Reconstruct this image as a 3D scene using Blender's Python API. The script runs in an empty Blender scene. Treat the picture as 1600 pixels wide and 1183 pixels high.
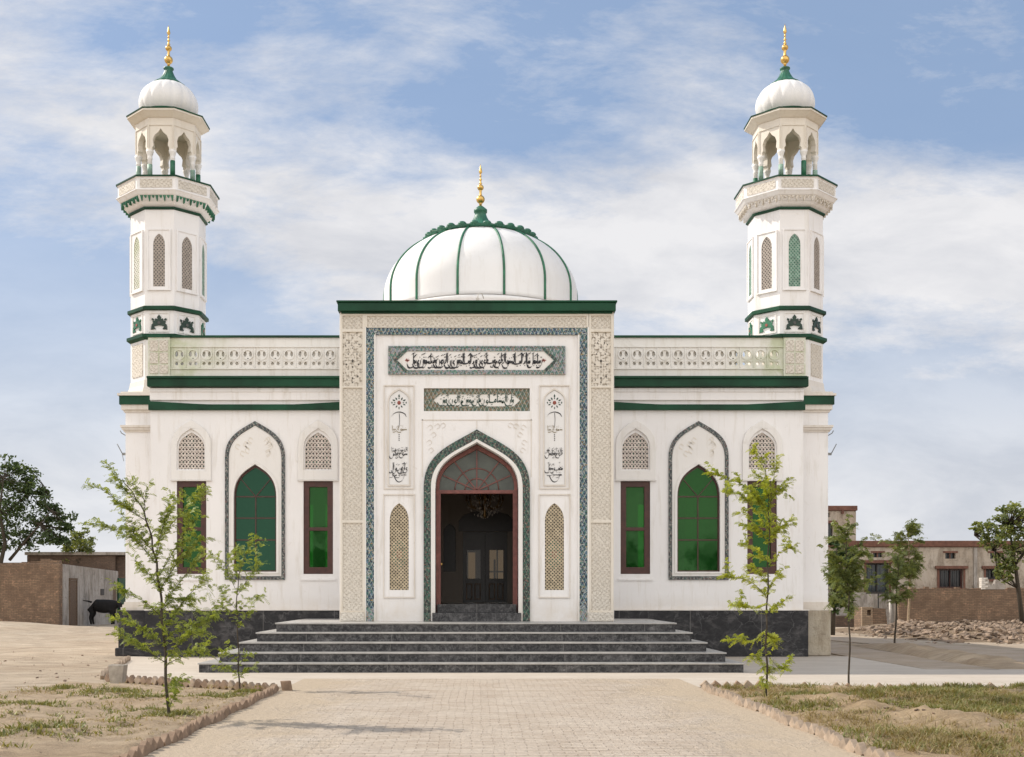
import bpy, bmesh, math, random
from mathutils import Vector, Matrix, noise
from mathutils.geometry import tessellate_polygon
R = math.radians
random.seed(7)
S = bpy.context.scene
COL = S.collection

# ------------------------------------------------------------------ camera, light, sky
cam_d = bpy.data.cameras.new('camera'); cam = bpy.data.objects.new('camera', cam_d); COL.objects.link(cam)
cam.location = (0, 0, 1.6); cam.rotation_euler = (R(90), 0, 0)
cam_d.sensor_fit = 'HORIZONTAL'; cam_d.sensor_width = 36; cam_d.lens = 40.5
cam_d.shift_x = 55/1600; cam_d.shift_y = 338.5/1600
cam_d.clip_start = .1; cam_d.clip_end = 6000
S.camera = cam
S.view_settings.view_transform = 'Standard'; S.view_settings.look = 'None'
S.view_settings.gamma = 1; S.view_settings.exposure = 1.1
SUN_AZ, SUN_EL = 20, 40
to_sun = Vector((-math.cos(R(SUN_AZ))*math.cos(R(SUN_EL)), math.sin(R(SUN_AZ))*math.cos(R(SUN_EL)), math.sin(R(SUN_EL))))
sd = bpy.data.lights.new('sun', 'SUN'); sd.energy = 2.1; sd.angle = R(0.6); sd.color = (1, .93, .83)
so = bpy.data.objects.new('sun', sd); COL.objects.link(so); so.rotation_euler = to_sun.to_track_quat('Z', 'Y').to_euler(); so.location = (-40, 50, 60)

def N(nt, t, x=None, **kw):
    n = nt.nodes.new('ShaderNode'+t)
    for k, v in kw.items():
        if k[0] == 'i' and k[1:].isdigit(): n.inputs[int(k[1:])].default_value = v
        elif k.startswith('I_'): n.inputs[k[2:].replace('_', ' ')].default_value = v
        else: setattr(n, k, v)
    return n
def ramp(nt, fac, stops, interp='LINEAR'):
    n = nt.nodes.new('ShaderNodeValToRGB'); cr = n.color_ramp; cr.interpolation = interp
    while len(cr.elements) < len(stops): cr.elements.new(.5)
    for e, (p, c) in zip(cr.elements, stops):
        e.position = p; e.color = (c, c, c, 1) if isinstance(c, (int, float)) else tuple(c)+(1,)
    nt.links.new(fac, n.inputs[0]); return n.outputs[0]
def mixc(nt, fac, a, b, mode='MIX'):
    n = nt.nodes.new('ShaderNodeMix'); n.data_type = 'RGBA'; n.blend_type = mode
    for sock, v in ((n.inputs[0], fac), (n.inputs[6], a), (n.inputs[7], b)):
        if hasattr(v, 'links'): nt.links.new(v, sock)
        elif isinstance(v, (int, float)): sock.default_value = v
        else: sock.default_value = tuple(v)+(1,)
    return n.outputs[2]
def math_(nt, op, a, b=0.0, c=None):
    n = nt.nodes.new('ShaderNodeMath'); n.operation = op
    for i, v in enumerate((a, b, c)):
        if v is None: continue
        if hasattr(v, 'links'): nt.links.new(v, n.inputs[i])
        else: n.inputs[i].default_value = v
    return n.outputs[0]
def noise_t(nt, vec, scale, detail=4, rough=.55, dist=0):
    n = N(nt, 'TexNoise'); n.inputs['Scale'].default_value = scale; n.inputs['Detail'].default_value = detail
    n.inputs['Roughness'].default_value = rough; n.inputs['Distortion'].default_value = dist
    if vec is not None: nt.links.new(vec, n.inputs['Vector'])
    return n.outputs[0]
def mapping(nt, vec, loc=(0,0,0), rot=(0,0,0), scale=(1,1,1)):
    n = N(nt, 'Mapping'); n.inputs[1].default_value = loc; n.inputs[2].default_value = rot; n.inputs[3].default_value = scale
    nt.links.new(vec, n.inputs[0]); return n.outputs[0]

W = bpy.data.worlds.new('World'); S.world = W; W.use_nodes = True
nt = W.node_tree; nt.nodes.clear()
sky = N(nt, 'TexSky', sky_type='NISHITA', sun_disc=False); sky.sun_elevation = R(SUN_EL); sky.sun_rotation = math.atan2(to_sun.x, to_sun.y)
sky.air_density = 1.0; sky.dust_density = 1.3; sky.ozone_density = 1.6
tc = N(nt, 'TexCoord').outputs['Generated']
sep = N(nt, 'SeparateXYZ'); nt.links.new(tc, sep.inputs[0])
el = math_(nt, 'MAXIMUM', sep.outputs[2], 0.0)
yy = math_(nt, 'MAXIMUM', sep.outputs[1], .25)
cu, cv = math_(nt, 'DIVIDE', sep.outputs[0], yy), math_(nt, 'DIVIDE', el, yy)
cmb = N(nt, 'CombineXYZ'); nt.links.new(cu, cmb.inputs[0]); nt.links.new(cv, cmb.inputs[1])
v1 = mapping(nt, cmb.outputs[0], loc=(.35, 2.1, 3.1), rot=(0, 0, R(28)), scale=(3.0, 7.5, 1))
v2 = mapping(nt, cmb.outputs[0], loc=(5.3, 1.7, 0), rot=(0, 0, R(35)), scale=(6, 17, 1))
big = noise_t(nt, v1, 1.0, 10, .62, .15)
wis = noise_t(nt, v2, 1.0, 12, .70, .25)
bank = math_(nt, 'ADD', .285, math_(nt, 'MULTIPLY', .42, math_(nt, 'MAXIMUM', 0, math_(nt, 'SUBTRACT', -.05, cu))))   # long cloud bank across the middle of the sky
dv = math_(nt, 'DIVIDE', math_(nt, 'SUBTRACT', cv, bank), .095)
bias = math_(nt, 'EXPONENT', math_(nt, 'MULTIPLY', -1, math_(nt, 'MULTIPLY', dv, dv)))
cl = math_(nt, 'ADD', math_(nt, 'MULTIPLY', big, .62), math_(nt, 'MULTIPLY', wis, .38))
cl = math_(nt, 'ADD', cl, math_(nt, 'MULTIPLY', bias, .25))
cl = ramp(nt, cl, [(.50, 0.0), (.59, .40), (.71, 1.0)])
hor = ramp(nt, el, [(.0, .95), (.10, .84), (.20, .46), (.34, .05)])
cl = math_(nt, 'MAXIMUM', cl, hor)
back = ramp(nt, math_(nt, 'MULTIPLY', sep.outputs[1], -1), [(.0, 0.0), (.35, 1.0)])     # bright cloud added behind the viewer to fill the shaded facade
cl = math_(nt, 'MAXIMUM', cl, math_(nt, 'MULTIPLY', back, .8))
lum = noise_t(nt, v1, 2.2, 6, .6, .3)
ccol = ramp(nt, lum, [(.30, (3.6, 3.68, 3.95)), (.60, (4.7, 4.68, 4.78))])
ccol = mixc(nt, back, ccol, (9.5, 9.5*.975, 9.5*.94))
skc = mixc(nt, 1.0, sky.outputs[0], (.62, .66, .72), 'MULTIPLY')
skc = mixc(nt, .6, skc, (1.85, 2.60, 3.85))
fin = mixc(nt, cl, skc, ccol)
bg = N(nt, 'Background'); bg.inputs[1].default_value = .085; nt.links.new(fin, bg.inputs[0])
wo = N(nt, 'OutputWorld'); nt.links.new(bg.outputs[0], wo.inputs[0])

# ------------------------------------------------------------------ materials
MAT = {}
def newmat(name):
    m = bpy.data.materials.new(name); m.use_nodes = True; MAT[name] = m
    nt = m.node_tree; b = nt.nodes['Principled BSDF']
    return m, nt, b
def pos(nt): return N(nt, 'NewGeometry').outputs['Position']
def bump(nt, b, h, strength=.3, dist=.02, after=None):
    n = N(nt, 'Bump'); n.inputs['Strength'].default_value = strength; n.inputs['Distance'].default_value = dist
    nt.links.new(h, n.inputs['Height'])
    if after is not None: nt.links.new(after, n.inputs['Normal'])
    nt.links.new(n.outputs[0], b.inputs['Normal']); return n.outputs[0]
def plain(name, col, rough=.6, var=.12, scale=6, metal=0, bs=.15, bd=.01):
    m, nt, b = newmat(name); p = pos(nt)
    n = noise_t(nt, p, scale, 6, .6)
    c0 = tuple(c*(1-var) for c in col); c1 = tuple(min(1, c*(1+var)) for c in col)
    nt.links.new(ramp(nt, n, [(.3, c0), (.7, c1)]), b.inputs[0])
    b.inputs['Roughness'].default_value = rough; b.inputs['Metallic'].default_value = metal
    bump(nt, b, noise_t(nt, p, scale*6, 4, .6), bs, bd)
    return m
def plaster(name, col, stain=.35, green=False):
    m, nt, b = newmat(name); p = pos(nt)
    a = ramp(nt, noise_t(nt, p, .55, 6, .6), [(.3, tuple(c*.93 for c in col)), (.7, col)])
    st = noise_t(nt, mapping(nt, p, scale=(5, 5, .55)), 1.2, 7, .68)   # rain streaks
    f = math_(nt, 'MULTIPLY', ramp(nt, st, [(.52, 0.0), (.74, 1.0)]), stain)
    c = mixc(nt, f, a, (col[0]*.70, col[1]*.66, col[2]*.58))
    bl = ramp(nt, noise_t(nt, p, 2.3, 8, .75, .6), [(.62, 0.0), (.70, 1.0)])
    c = mixc(nt, math_(nt, 'MULTIPLY', bl, stain*.55), c, (col[0]*.62, col[1]*.58, col[2]*.5))
    sz_ = N(nt, 'SeparateXYZ'); nt.links.new(p, sz_.inputs[0])
    db = math_(nt, 'MULTIPLY', ramp(nt, math_(nt, 'MULTIPLY', sz_.outputs[2], .1), [(.12, .55), (.165, 0.0)]), ramp(nt, noise_t(nt, p, 2.2, 7, .7), [(.35, .2), (.65, 1.0)]))
    c = mixc(nt, db, c, (col[0]*.74, col[1]*.66, col[2]*.55))
    if green:
        sx = N(nt, 'SeparateXYZ'); nt.links.new(p, sx.inputs[0])
        ax = math_(nt, 'ABSOLUTE', sx.outputs[0])
        g = math_(nt, 'MULTIPLY', ramp(nt, math_(nt, 'MULTIPLY', ax, .1), [(.62, 0.0), (.76, 1.0)]),
                  ramp(nt, noise_t(nt, p, 1.6, 7, .65, .4), [(.40, .15), (.6, .9)]))
        c = mixc(nt, g, c, (.47, .50, .33))
    nt.links.new(c, b.inputs[0]); b.inputs['Roughness'].default_value = .62
    h = math_(nt, 'ADD', noise_t(nt, p, 3, 4, .5), math_(nt, 'MULTIPLY', noise_t(nt, p, 60, 4, .6), .12))
    bump(nt, b, h, .35, .02)
    return m
plaster('white_plaster', (.84, .815, .80), .66)
plaster('white_frame', (.80, .77, .735), .5)
plaster('parapet_plaster', (.77, .745, .70), .55, True)
plaster('dome_white', (.78, .765, .75), .30)
plaster('cream', (.74, .68, .59), .45)
plaster('moulding', (.72, .665, .60), .75)
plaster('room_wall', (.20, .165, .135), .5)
plaster('hall_wall', (.75, .74, .70), .1)
def weathered(name, base, dark, lite):
    m, nt, b = newmat(name); p = pos(nt)
    n1 = noise_t(nt, p, .55, 9, .68, .6); n2 = noise_t(nt, mapping(nt, p, scale=(2.4, 2.4, .5)), 1.1, 8, .7, .4); n3 = noise_t(nt, p, 3.2, 9, .78, .8)
    c = mixc(nt, ramp(nt, n1, [(.36, 0.0), (.60, 1.0)]), base, lite)
    c = mixc(nt, ramp(nt, n2, [(.46, 0.0), (.66, .85)]), c, dark)
    c = mixc(nt, ramp(nt, n3, [(.54, 0.0), (.66, .7)]), c, tuple(v*.75 for v in dark))
    c = mixc(nt, ramp(nt, n3, [(.30, .6), (.42, 0.0)]), c, lite)
    nt.links.new(c, b.inputs[0]); b.inputs['Roughness'].default_value = .92
    bump(nt, b, math_(nt, 'ADD', n3, noise_t(nt, p, 14, 6, .7)), .7, .04); return m
weathered('grey_render', (.33, .285, .24), (.17, .145, .12), (.44, .40, .36))
weathered('house_render', (.40, .325, .25), (.20, .155, .115), (.52, .45, .37))
weathered('bare_concrete', (.40, .335, .245), (.25, .20, .14), (.50, .44, .35))
plain('green_paint', (.006, .048, .022), .5, .5, 1.3); MAT['green_paint'].node_tree.nodes['Principled BSDF'].inputs['Specular IOR Level'].default_value = .25; MAT['green_paint'].node_tree.nodes['Noise Texture'].inputs['Scale'].default_value = .9
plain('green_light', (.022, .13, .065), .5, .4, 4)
plain('green_crown', (.022, .12, .07), .45, .35, 5)
plain('green_pale', (.22, .33, .26), .5, .4, 9)
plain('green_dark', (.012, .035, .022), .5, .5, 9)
plain('gold', (.66, .42, .13), .34, .25, 9, .85)
plain('old_brass', (.16, .10, .04), .45, .3, 9, .8)
plain('crystal', (.30, .27, .24), .2, .3, 9)
plain('brown_frame', (.06, .018, .012), .45, .3, 8)
plain('door_red', (.18, .06, .048), .5, .3, 8)
plain('dark_wood', (.012, .008, .006), .4, .5, 8)
plain('ink', (.012, .012, .016), .5, .3, 30)
plain('ink_green', (.02, .05, .035), .5, .4, 30)
plain('gold_ink', (.20, .14, .04), .5, .3, 30)
plain('rosette_red', (.28, .07, .05), .5, .3, 30)
plain('grey_steel', (.20, .20, .19), .5, .3, 10)
plain('bark', (.055, .042, .028), .9, .35, 30, 0, .6)
plain('bark_pale', (.34, .25, .16), .9, .35, 20, 0, .6)
plain('cow_black', (.006, .005, .005), .95, .5, 8, 0, .5)
plain('horn', (.10, .085, .06), .6, .3, 20)
plain('iron_dark', (.035, .03, .028), .6, .4, 10)
plain('wood_old', (.13, .085, .055), .8, .4, 14)
plain('window_dark', (.02, .022, .024), .2, .4, 3)
plain('slate_glass', (.05, .065, .07), .15, .4, 3)
plain('red_lintel', (.15, .068, .045), .85, .35, 6)
plain('whitish_stone', (.60, .55, .49), .85, .2, 8)
def marble(name, k=1.0, lite=.22, mid=(.15, .145, .145), spec=.3):
    m, nt, b = newmat(name); p = pos(nt)
    n1 = noise_t(nt, mapping(nt, p, rot=(0, R(25), 0), scale=(1, 1, 1.8)), 2.2, 11, .74, .35)
    n2 = noise_t(nt, p, 9*k, 8, .75, .8)
    a = ramp(nt, n1, [(.30, (.010, .010, .012)), (.50, (.028, .027, .029)), (.62, (.085, .08, .08)), (.78, (lite, lite*.95, lite*.93))])
    f = ramp(nt, n2, [(.46, 0.0), (.72, .55)])
    c = mixc(nt, f, a, mid)
    sx = N(nt, 'SeparateXYZ'); nt.links.new(p, sx.inputs[0])           # joints between slabs
    cell = N(nt, 'TexWhiteNoise', noise_dimensions='1D'); nt.links.new(math_(nt, 'FLOOR', math_(nt, 'ADD', math_(nt, 'DIVIDE', sx.outputs[0], 1.85), math_(nt, 'MULTIPLY', math_(nt, 'FLOOR', math_(nt, 'MULTIPLY', sx.outputs[2], 5.05)), 7.3))), cell.inputs['W'])
    vein = N(nt, 'TexVoronoi', feature='DISTANCE_TO_EDGE'); vein.inputs['Scale'].default_value = 1.3
    wv_ = N(nt, 'TexNoise'); wv_.inputs['Scale'].default_value = 2.2; wv_.inputs['Detail'].default_value = 6; nt.links.new(p, wv_.inputs['Vector'])
    av_ = N(nt, 'VectorMath', operation='ADD'); nt.links.new(p, av_.inputs[0]); nt.links.new(wv_.outputs['Color'], av_.inputs[1]); nt.links.new(av_.outputs[0], vein.inputs['Vector'])
    c = mixc(nt, ramp(nt, vein.outputs[0], [(.0, .32), (.010, .12), (.022, 0.0)]), c, (.24, .235, .23))
    c = mixc(nt, math_(nt, 'MULTIPLY', cell.outputs[0], .30), c, (.018, .018, .02))
    j = math_(nt, 'PINGPONG', sx.outputs[0], .925)
    jj = ramp(nt, j, [(.0, 1.0), (.009, 1.0), (.012, 0.0)])
    c = mixc(nt, math_(nt, 'MULTIPLY', jj, .5), c, (.18, .17, .16))
    nt.links.new(c, b.inputs[0]); nt.links.new(ramp(nt, n2, [(.3, .30), (.7, .55)]), b.inputs['Roughness']); b.inputs['Specular IOR Level'].default_value = spec
    return m
marble('black_marble', 1, .20, (.06, .06, .06), .22)
marble('step_marble', 1.5, .42, (.32, .31, .30), .3)
# dusty polished tread
m, nt, b = newmat('tread_marble'); p = pos(nt)
nt.links.new(ramp(nt, noise_t(nt, p, 4, 8, .7), [(.3, (.30, .285, .265)), (.7, (.46, .44, .41))]), b.inputs[0]); b.inputs['Roughness'].default_value = .35
def carved(name, big=False):
    m, nt, b = newmat(name); p0 = pos(nt); wv = N(nt, 'TexNoise'); wv.inputs['Scale'].default_value = 9; nt.links.new(p0, wv.inputs['Vector'])
    ws = N(nt, 'VectorMath', operation='SCALE'); nt.links.new(wv.outputs['Color'], ws.inputs[0]); ws.inputs['Scale'].default_value = .10
    wa = N(nt, 'VectorMath', operation='ADD'); nt.links.new(p0, wa.inputs[0]); nt.links.new(ws.outputs[0], wa.inputs[1]); p = wa.outputs[0]
    sx = N(nt, 'SeparateXYZ'); nt.links.new(p, sx.inputs[0])
    k = 9.0 if not big else 5.0
    x = math_(nt, 'MULTIPLY', sx.outputs[0], 2*math.pi*k); z = math_(nt, 'MULTIPLY', sx.outputs[2], 2*math.pi*k)
    s1 = math_(nt, 'MULTIPLY', math_(nt, 'SINE', x), math_(nt, 'SINE', z))
    xz = math_(nt, 'SINE', math_(nt, 'MULTIPLY', math_(nt, 'ADD', x, z), 1.5)); zx = math_(nt, 'SINE', math_(nt, 'MULTIPLY', math_(nt, 'SUBTRACT', x, z), 1.5))
    s2 = math_(nt, 'MULTIPLY', xz, zx)
    vor = N(nt, 'TexVoronoi', feature='DISTANCE_TO_EDGE'); vor.inputs['Scale'].default_value = 24 if not big else 12; nt.links.new(p, vor.inputs['Vector'])
    h = math_(nt, 'ADD', math_(nt, 'ADD', math_(nt, 'MULTIPLY', s1, .4), math_(nt, 'MULTIPLY', s2, .4)), math_(nt, 'MULTIPLY', vor.outputs[0], 2.2))
    h = math_(nt, 'ADD', h, math_(nt, 'MULTIPLY', noise_t(nt, p, 14, 4, .6), .9))
    hh = ramp(nt, h, [(.05, 0.0), (.8, 1.0)])
    lo = (.50, .44, .36) if not big else (.20, .16, .115)
    c = mixc(nt, hh, lo, (.72, .665, .585))
    c = mixc(nt, ramp(nt, noise_t(nt, p, .9, 5, .6), [(.35, 0.0), (.7, .5)]), c, (.60, .54, .455))
    nt.links.new(c, b.inputs[0]); b.inputs['Roughness'].default_value = .8
    bump(nt, b, hh, .7, .02)
    return m
carved('carved_stone'); carved('pierced_stone', True)
def mosaic(name, cols, scale=40, lt=(.36, .38, .35)):
    m, nt, b = newmat(name); p = pos(nt)
    sx = N(nt, 'SeparateXYZ'); nt.links.new(p, sx.inputs[0])
    v = N(nt, 'TexVoronoi'); v.inputs['Scale'].default_value = scale; nt.links.new(p, v.inputs['Vector'])
    sp = N(nt, 'SeparateXYZ'); nt.links.new(v.outputs['Color'], sp.inputs[0])
    c = ramp(nt, sp.outputs[0], cols, 'CONSTANT')
    # interlaced scroll: light curls that repeat along the border
    w = 2*math.pi*2.7
    a1 = math_(nt, 'SINE', math_(nt, 'ADD', math_(nt, 'MULTIPLY', sx.outputs[2], w), math_(nt, 'MULTIPLY', sx.outputs[0], w*2)))
    a2 = math_(nt, 'SINE', math_(nt, 'SUBTRACT', math_(nt, 'MULTIPLY', sx.outputs[2], w*1.0), math_(nt, 'MULTIPLY', sx.outputs[0], w*2)))
    s = math_(nt, 'ABSOLUTE', math_(nt, 'MULTIPLY', a1, a2))
    f = ramp(nt, s, [(.04, .75), (.22, 0.0)])
    c = mixc(nt, f, c, lt)
    nt.links.new(c, b.inputs[0]); b.inputs['Roughness'].default_value = .35
    e = N(nt, 'TexVoronoi', feature='DISTANCE_TO_EDGE'); e.inputs['Scale'].default_value = scale; nt.links.new(p, e.inputs['Vector'])
    bump(nt, b, e.outputs[0], .3, .01)
    return m
mosaic('mosaic_blue', [(0, (.012, .03, .07)), (.28, (.02, .10, .10)), (.48, (.10, .17, .24)), (.62, (.01, .012, .02)), (.76, (.36, .38, .36)), (.88, (.06, .16, .10)), (.95, (.30, .20, .07))])
mosaic('mosaic_green', [(0, (.012, .02, .02)), (.3, (.015, .08, .05)), (.55, (.01, .012, .015)), (.72, (.04, .12, .09)), (.84, (.22, .22, .17)), (.92, (.16, .07, .05))], 36, (.15, .16, .13))
mosaic('mosaic_grey', [(0, (.02, .025, .03)), (.3, (.03, .07, .06)), (.5, (.015, .015, .02)), (.68, (.12, .12, .12)), (.8, (.30, .28, .25)), (.93, (.14, .06, .05))], 42, (.22, .22, .20))
mosaic('mosaic_panel', [(0, (.05, .13, .11)), (.25, (.20, .24, .26)), (.45, (.10, .10, .09)), (.6, (.28, .20, .16)), (.74, (.30, .27, .33)), (.88, (.07, .20, .14))], 34)
mosaic('mosaic_brown', [(0, (.12, .10, .05)), (.25, (.05, .10, .06)), (.5, (.16, .10, .06)), (.7, (.26, .20, .12)), (.85, (.04, .09, .07))], 34)
mosaic('stained_glass', [(0, (.02, .03, .025)), (.3, (.05, .15, .10)), (.45, (.02, .02, .02)), (.62, (.16, .05, .04)), (.75, (.015, .02, .02)), (.9, (.03, .10, .05))], 13, (.03, .04, .03))
plain('amber_lattice', (.46, .38, .26), .6, .35, 14)
plain('pink_lattice', (.60, .53, .47), .6, .25, 12)
plain('beige_lattice', (.36, .31, .265), .7, .2, 10)
plain('backing_dark', (.06, .05, .04), .6, .4, 9)
plain('backing_green', (.02, .16, .09), .4, .4, 6)
plain('backing_grey', (.07, .07, .065), .5, .4, 6)
def glass(name, tint, refl=.9, spec=1.0, gt=(.20, .46, .30)):
    m, nt, b = newmat(name); nt.nodes.remove(b)
    out = nt.nodes['Material Output']
    tr = N(nt, 'BsdfTransparent'); tr.inputs[0].default_value = tint+(1,)
    gl = N(nt, 'BsdfGlossy'); gl.inputs['Roughness'].default_value = .03; gl.inputs[0].default_value = (gt[0]*refl, gt[1]*refl, gt[2]*refl, 1)
    df = N(nt, 'BsdfDiffuse'); df.inputs[0].default_value = (tint[0]*.35, tint[1]*.35, tint[2]*.35, 1)
    fr = N(nt, 'Fresnel'); fr.inputs[0].default_value = 1.5*spec
    bp = N(nt, 'Bump'); bp.inputs['Strength'].default_value = .12; bp.inputs['Distance'].default_value = .02
    nt.links.new(noise_t(nt, pos(nt), 1.6, 2, .5), bp.inputs['Height']); nt.links.new(bp.outputs[0], gl.inputs['Normal'])
    a = N(nt, 'MixShader'); a.inputs[0].default_value = .3; nt.links.new(tr.outputs[0], a.inputs[1]); nt.links.new(df.outputs[0], a.inputs[2])
    x = N(nt, 'MixShader'); nt.links.new(math_(nt, 'ADD', fr.outputs[0], .07), x.inputs[0]); nt.links.new(a.outputs[0], x.inputs[1]); nt.links.new(gl.outputs[0], x.inputs[2])
    nt.links.new(x.outputs[0], out.inputs[0]); return m
glass('green_glass', (.06, .37, .07), .85, 1, (.20, .40, .18)); glass('green_glass_deep', (.04, .15, .085), .85); plain('fan_glass', (.075, .085, .07), .35, .3, 3)
glass('clear_glass', (.46, .37, .25), .5, 1, (.4, .4, .4))
def brick(name, c1, c2, mortar, sc=1.0, bright=1.0):
    m, nt, b = newmat(name); p = pos(nt)
    sx = N(nt, 'SeparateXYZ'); nt.links.new(p, sx.inputs[0])
    cb = N(nt, 'CombineXYZ'); nt.links.new(math_(nt, 'ADD', sx.outputs[0], math_(nt, 'MULTIPLY', sx.outputs[1], .8)), cb.inputs[0]); nt.links.new(sx.outputs[2], cb.inputs[1])
    wob = N(nt, 'VectorMath', operation='ADD'); nt.links.new(cb.outputs[0], wob.inputs[0])
    nv = N(nt, 'TexNoise'); nv.inputs['Scale'].default_value = 1.7; nt.links.new(cb.outputs[0], nv.inputs['Vector'])
    sc_ = N(nt, 'VectorMath', operation='SCALE'); nt.links.new(nv.outputs['Color'], sc_.inputs[0]); sc_.inputs['Scale'].default_value = .12
    nt.links.new(sc_.outputs[0], wob.inputs[1])
    br = N(nt, 'TexBrick'); nt.links.new(wob.outputs[0], br.inputs['Vector'])
    br.inputs['Scale'].default_value = 1; br.inputs['Brick Width'].default_value = .25*sc; br.inputs['Row Height'].default_value = .085*sc; br.inputs['Mortar Size'].default_value = .012*sc
    br.inputs['Color1'].default_value = c1+(1,); br.inputs['Color2'].default_value = c2+(1,); br.inputs['Mortar'].default_value = mortar+(1,); br.inputs['Bias'].default_value = -.1
    c = mixc(nt, ramp(nt, noise_t(nt, p, 1.1, 8, .7), [(.35, 0.0), (.68, .85)]), br.outputs[0], (c1[0]*.55, c1[1]*.55, c1[2]*.55))
    c = mixc(nt, ramp(nt, noise_t(nt, p, 4.5, 8, .75), [(.55, 0.0), (.7, .8)]), c, (min(1, c2[0]*1.5), min(1, c2[1]*1.4), min(1, c2[2]*1.4)))
    nt.links.new(c, b.inputs[0]); b.inputs['Roughness'].default_value = .9
    h = math_(nt, 'SUBTRACT', noise_t(nt, p, 12, 6, .7), br.outputs['Fac']); bump(nt, b, h, .8, .03)
    return m
brick('old_brick', (.22, .14, .09), (.33, .21, .13), (.13, .10, .07))
brick('dark_brick', (.13, .085, .06), (.18, .115, .08), (.09, .07, .055))
brick('pale_brick', (.40, .29, .19), (.30, .20, .13), (.22, .17, .12))
# ground materials
def dirt(name, a, c_, scale=1.0, fine=.8):
    m, nt, b = newmat(name); p = pos(nt)
    n1 = noise_t(nt, p, .35*scale, 8, .6, .3); n2 = noise_t(nt, mapping(nt, p, scale=(.5, 1.6, 1)), 1.6*scale, 9, .72, .4)
    c = mixc(nt, ramp(nt, n1, [(.35, 0.0), (.65, 1.0)]), a, c_)
    c = mixc(nt, ramp(nt, n2, [(.44, 0.0), (.66, fine)]), c, tuple(v*.60 for v in a))
    n3 = noise_t(nt, mapping(nt, p, rot=(0, 0, R(12)), scale=(.25, 2.6, 1)), 1.0*scale, 8, .65, .8)
    c = mixc(nt, ramp(nt, n3, [(.52, 0.0), (.62, .38), (.72, .1)]), c, tuple(v*.66 for v in a))
    c = mixc(nt, ramp(nt, noise_t(nt, p, 14, 6, .8), [(.55, 0.0), (.75, .55)]), c, tuple(v*.5 for v in a))
    c = mixc(nt, ramp(nt, noise_t(nt, p, 23, 4, .8), [(.62, 0.0), (.72, .6)]), c, (.55, .50, .42))
    nt.links.new(c, b.inputs[0]); b.inputs['Roughness'].default_value = .95; b.inputs['Specular IOR Level'].default_value = .15
    h = math_(nt, 'ADD', n2, math_(nt, 'MULTIPLY', noise_t(nt, p, 18, 8, .75), .5)); bump(nt, b, h, 1.0, .10)
    return m
dirt('dirt', (.46, .36, .26), (.55, .455, .345), 1, .8)
dirt('bed_soil', (.44, .325, .215), (.53, .415, .29), 1.4, .6)
dirt('mound_soil', (.40, .285, .17), (.48, .36, .23), 1.6, .6)
dirt('bank_soil', (.25, .18, .12), (.32, .24, .16), 2, 1.0)
dirt('road_dust', (.50, .39, .285), (.56, .46, .36), 1.6, .6)
dirt('sand_dust', (.42, .335, .235), (.50, .42, .32), 1.2, .35)
m, nt, b = newmat('brick_paving'); p = pos(nt)
sx = N(nt, 'SeparateXYZ'); nt.links.new(p, sx.inputs[0])
nv = N(nt, 'TexNoise'); nv.inputs['Scale'].default_value = 1.2; nv.inputs['Detail'].default_value = 3; nt.links.new(p, nv.inputs['Vector'])
sc_ = N(nt, 'VectorMath', operation='SCALE'); nt.links.new(nv.outputs['Color'], sc_.inputs[0]); sc_.inputs['Scale'].default_value = .11
ad = N(nt, 'VectorMath', operation='ADD'); nt.links.new(p, ad.inputs[0]); nt.links.new(sc_.outputs[0], ad.inputs[1])
br = N(nt, 'TexBrick'); nt.links.new(ad.outputs[0], br.inputs['Vector'])
br.inputs['Scale'].default_value = 1; br.inputs['Brick Width'].default_value = .235; br.inputs['Row Height'].default_value = .12; br.inputs['Mortar Size'].default_value = .007; br.inputs['Mortar Smooth'].default_value = .4
br.inputs['Color1'].default_value = (.50, .42, .335, 1); br.inputs['Color2'].default_value = (.43, .35, .275, 1); br.inputs['Mortar'].default_value = (.33, .26, .195, 1)
c = mixc(nt, ramp(nt, noise_t(nt, p, .8, 8, .65), [(.38, 0.0), (.66, .65)]), br.outputs[0], (.54, .47, .39))
sy = N(nt, 'SeparateXYZ'); nt.links.new(ad.outputs[0], sy.inputs[0])
jr = ramp(nt, math_(nt, 'PINGPONG', sy.outputs[1], .06), [(.0, 1.0), (.012, .8), (.022, 0.0)])
jr = math_(nt, 'MULTIPLY', jr, ramp(nt, noise_t(nt, mapping(nt, p, scale=(.7, 2.2, 1)), 2.4, 6, .75), [(.46, 0.0), (.60, .9)]))
c = mixc(nt, jr, c, (.21, .155, .11))
hd = math_(nt, 'ABSOLUTE', math_(nt, 'ADD', math_(nt, 'SUBTRACT', sy.outputs[1], 19.35), math_(nt, 'MULTIPLY', noise_t(nt, p, .8, 3), .2)))
c = mixc(nt, ramp(nt, hd, [(.0, .7), (.025, .5), (.06, 0.0)]), c, (.33, .25, .17))
c = mixc(nt, ramp(nt, noise_t(nt, p, 7, 6, .8), [(.5, 0.0), (.72, .6)]), c, (.30, .235, .175))
ex = math_(nt, 'ABSOLUTE', math_(nt, 'SUBTRACT', sx.outputs[0], .3))
du = math_(nt, 'ADD', math_(nt, 'MULTIPLY', ex, .25), math_(nt, 'MULTIPLY', noise_t(nt, mapping(nt, p, scale=(1, .6, 1)), 1.1, 7, .65, .5), .9))
dust = ramp(nt, du, [(.92, 0.0), (1.0, 0.0)])
dn = N(nt, 'MapRange'); dn.inputs[1].default_value = .92; dn.inputs[2].default_value = 1.22; nt.links.new(du, dn.inputs[0])
c = mixc(nt, math_(nt, 'MULTIPLY', dn.outputs[0], .9), c, (.43, .345, .25))
nt.links.new(c, b.inputs[0]); b.inputs['Roughness'].default_value = .85; b.inputs['Specular IOR Level'].default_value = .25
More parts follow.
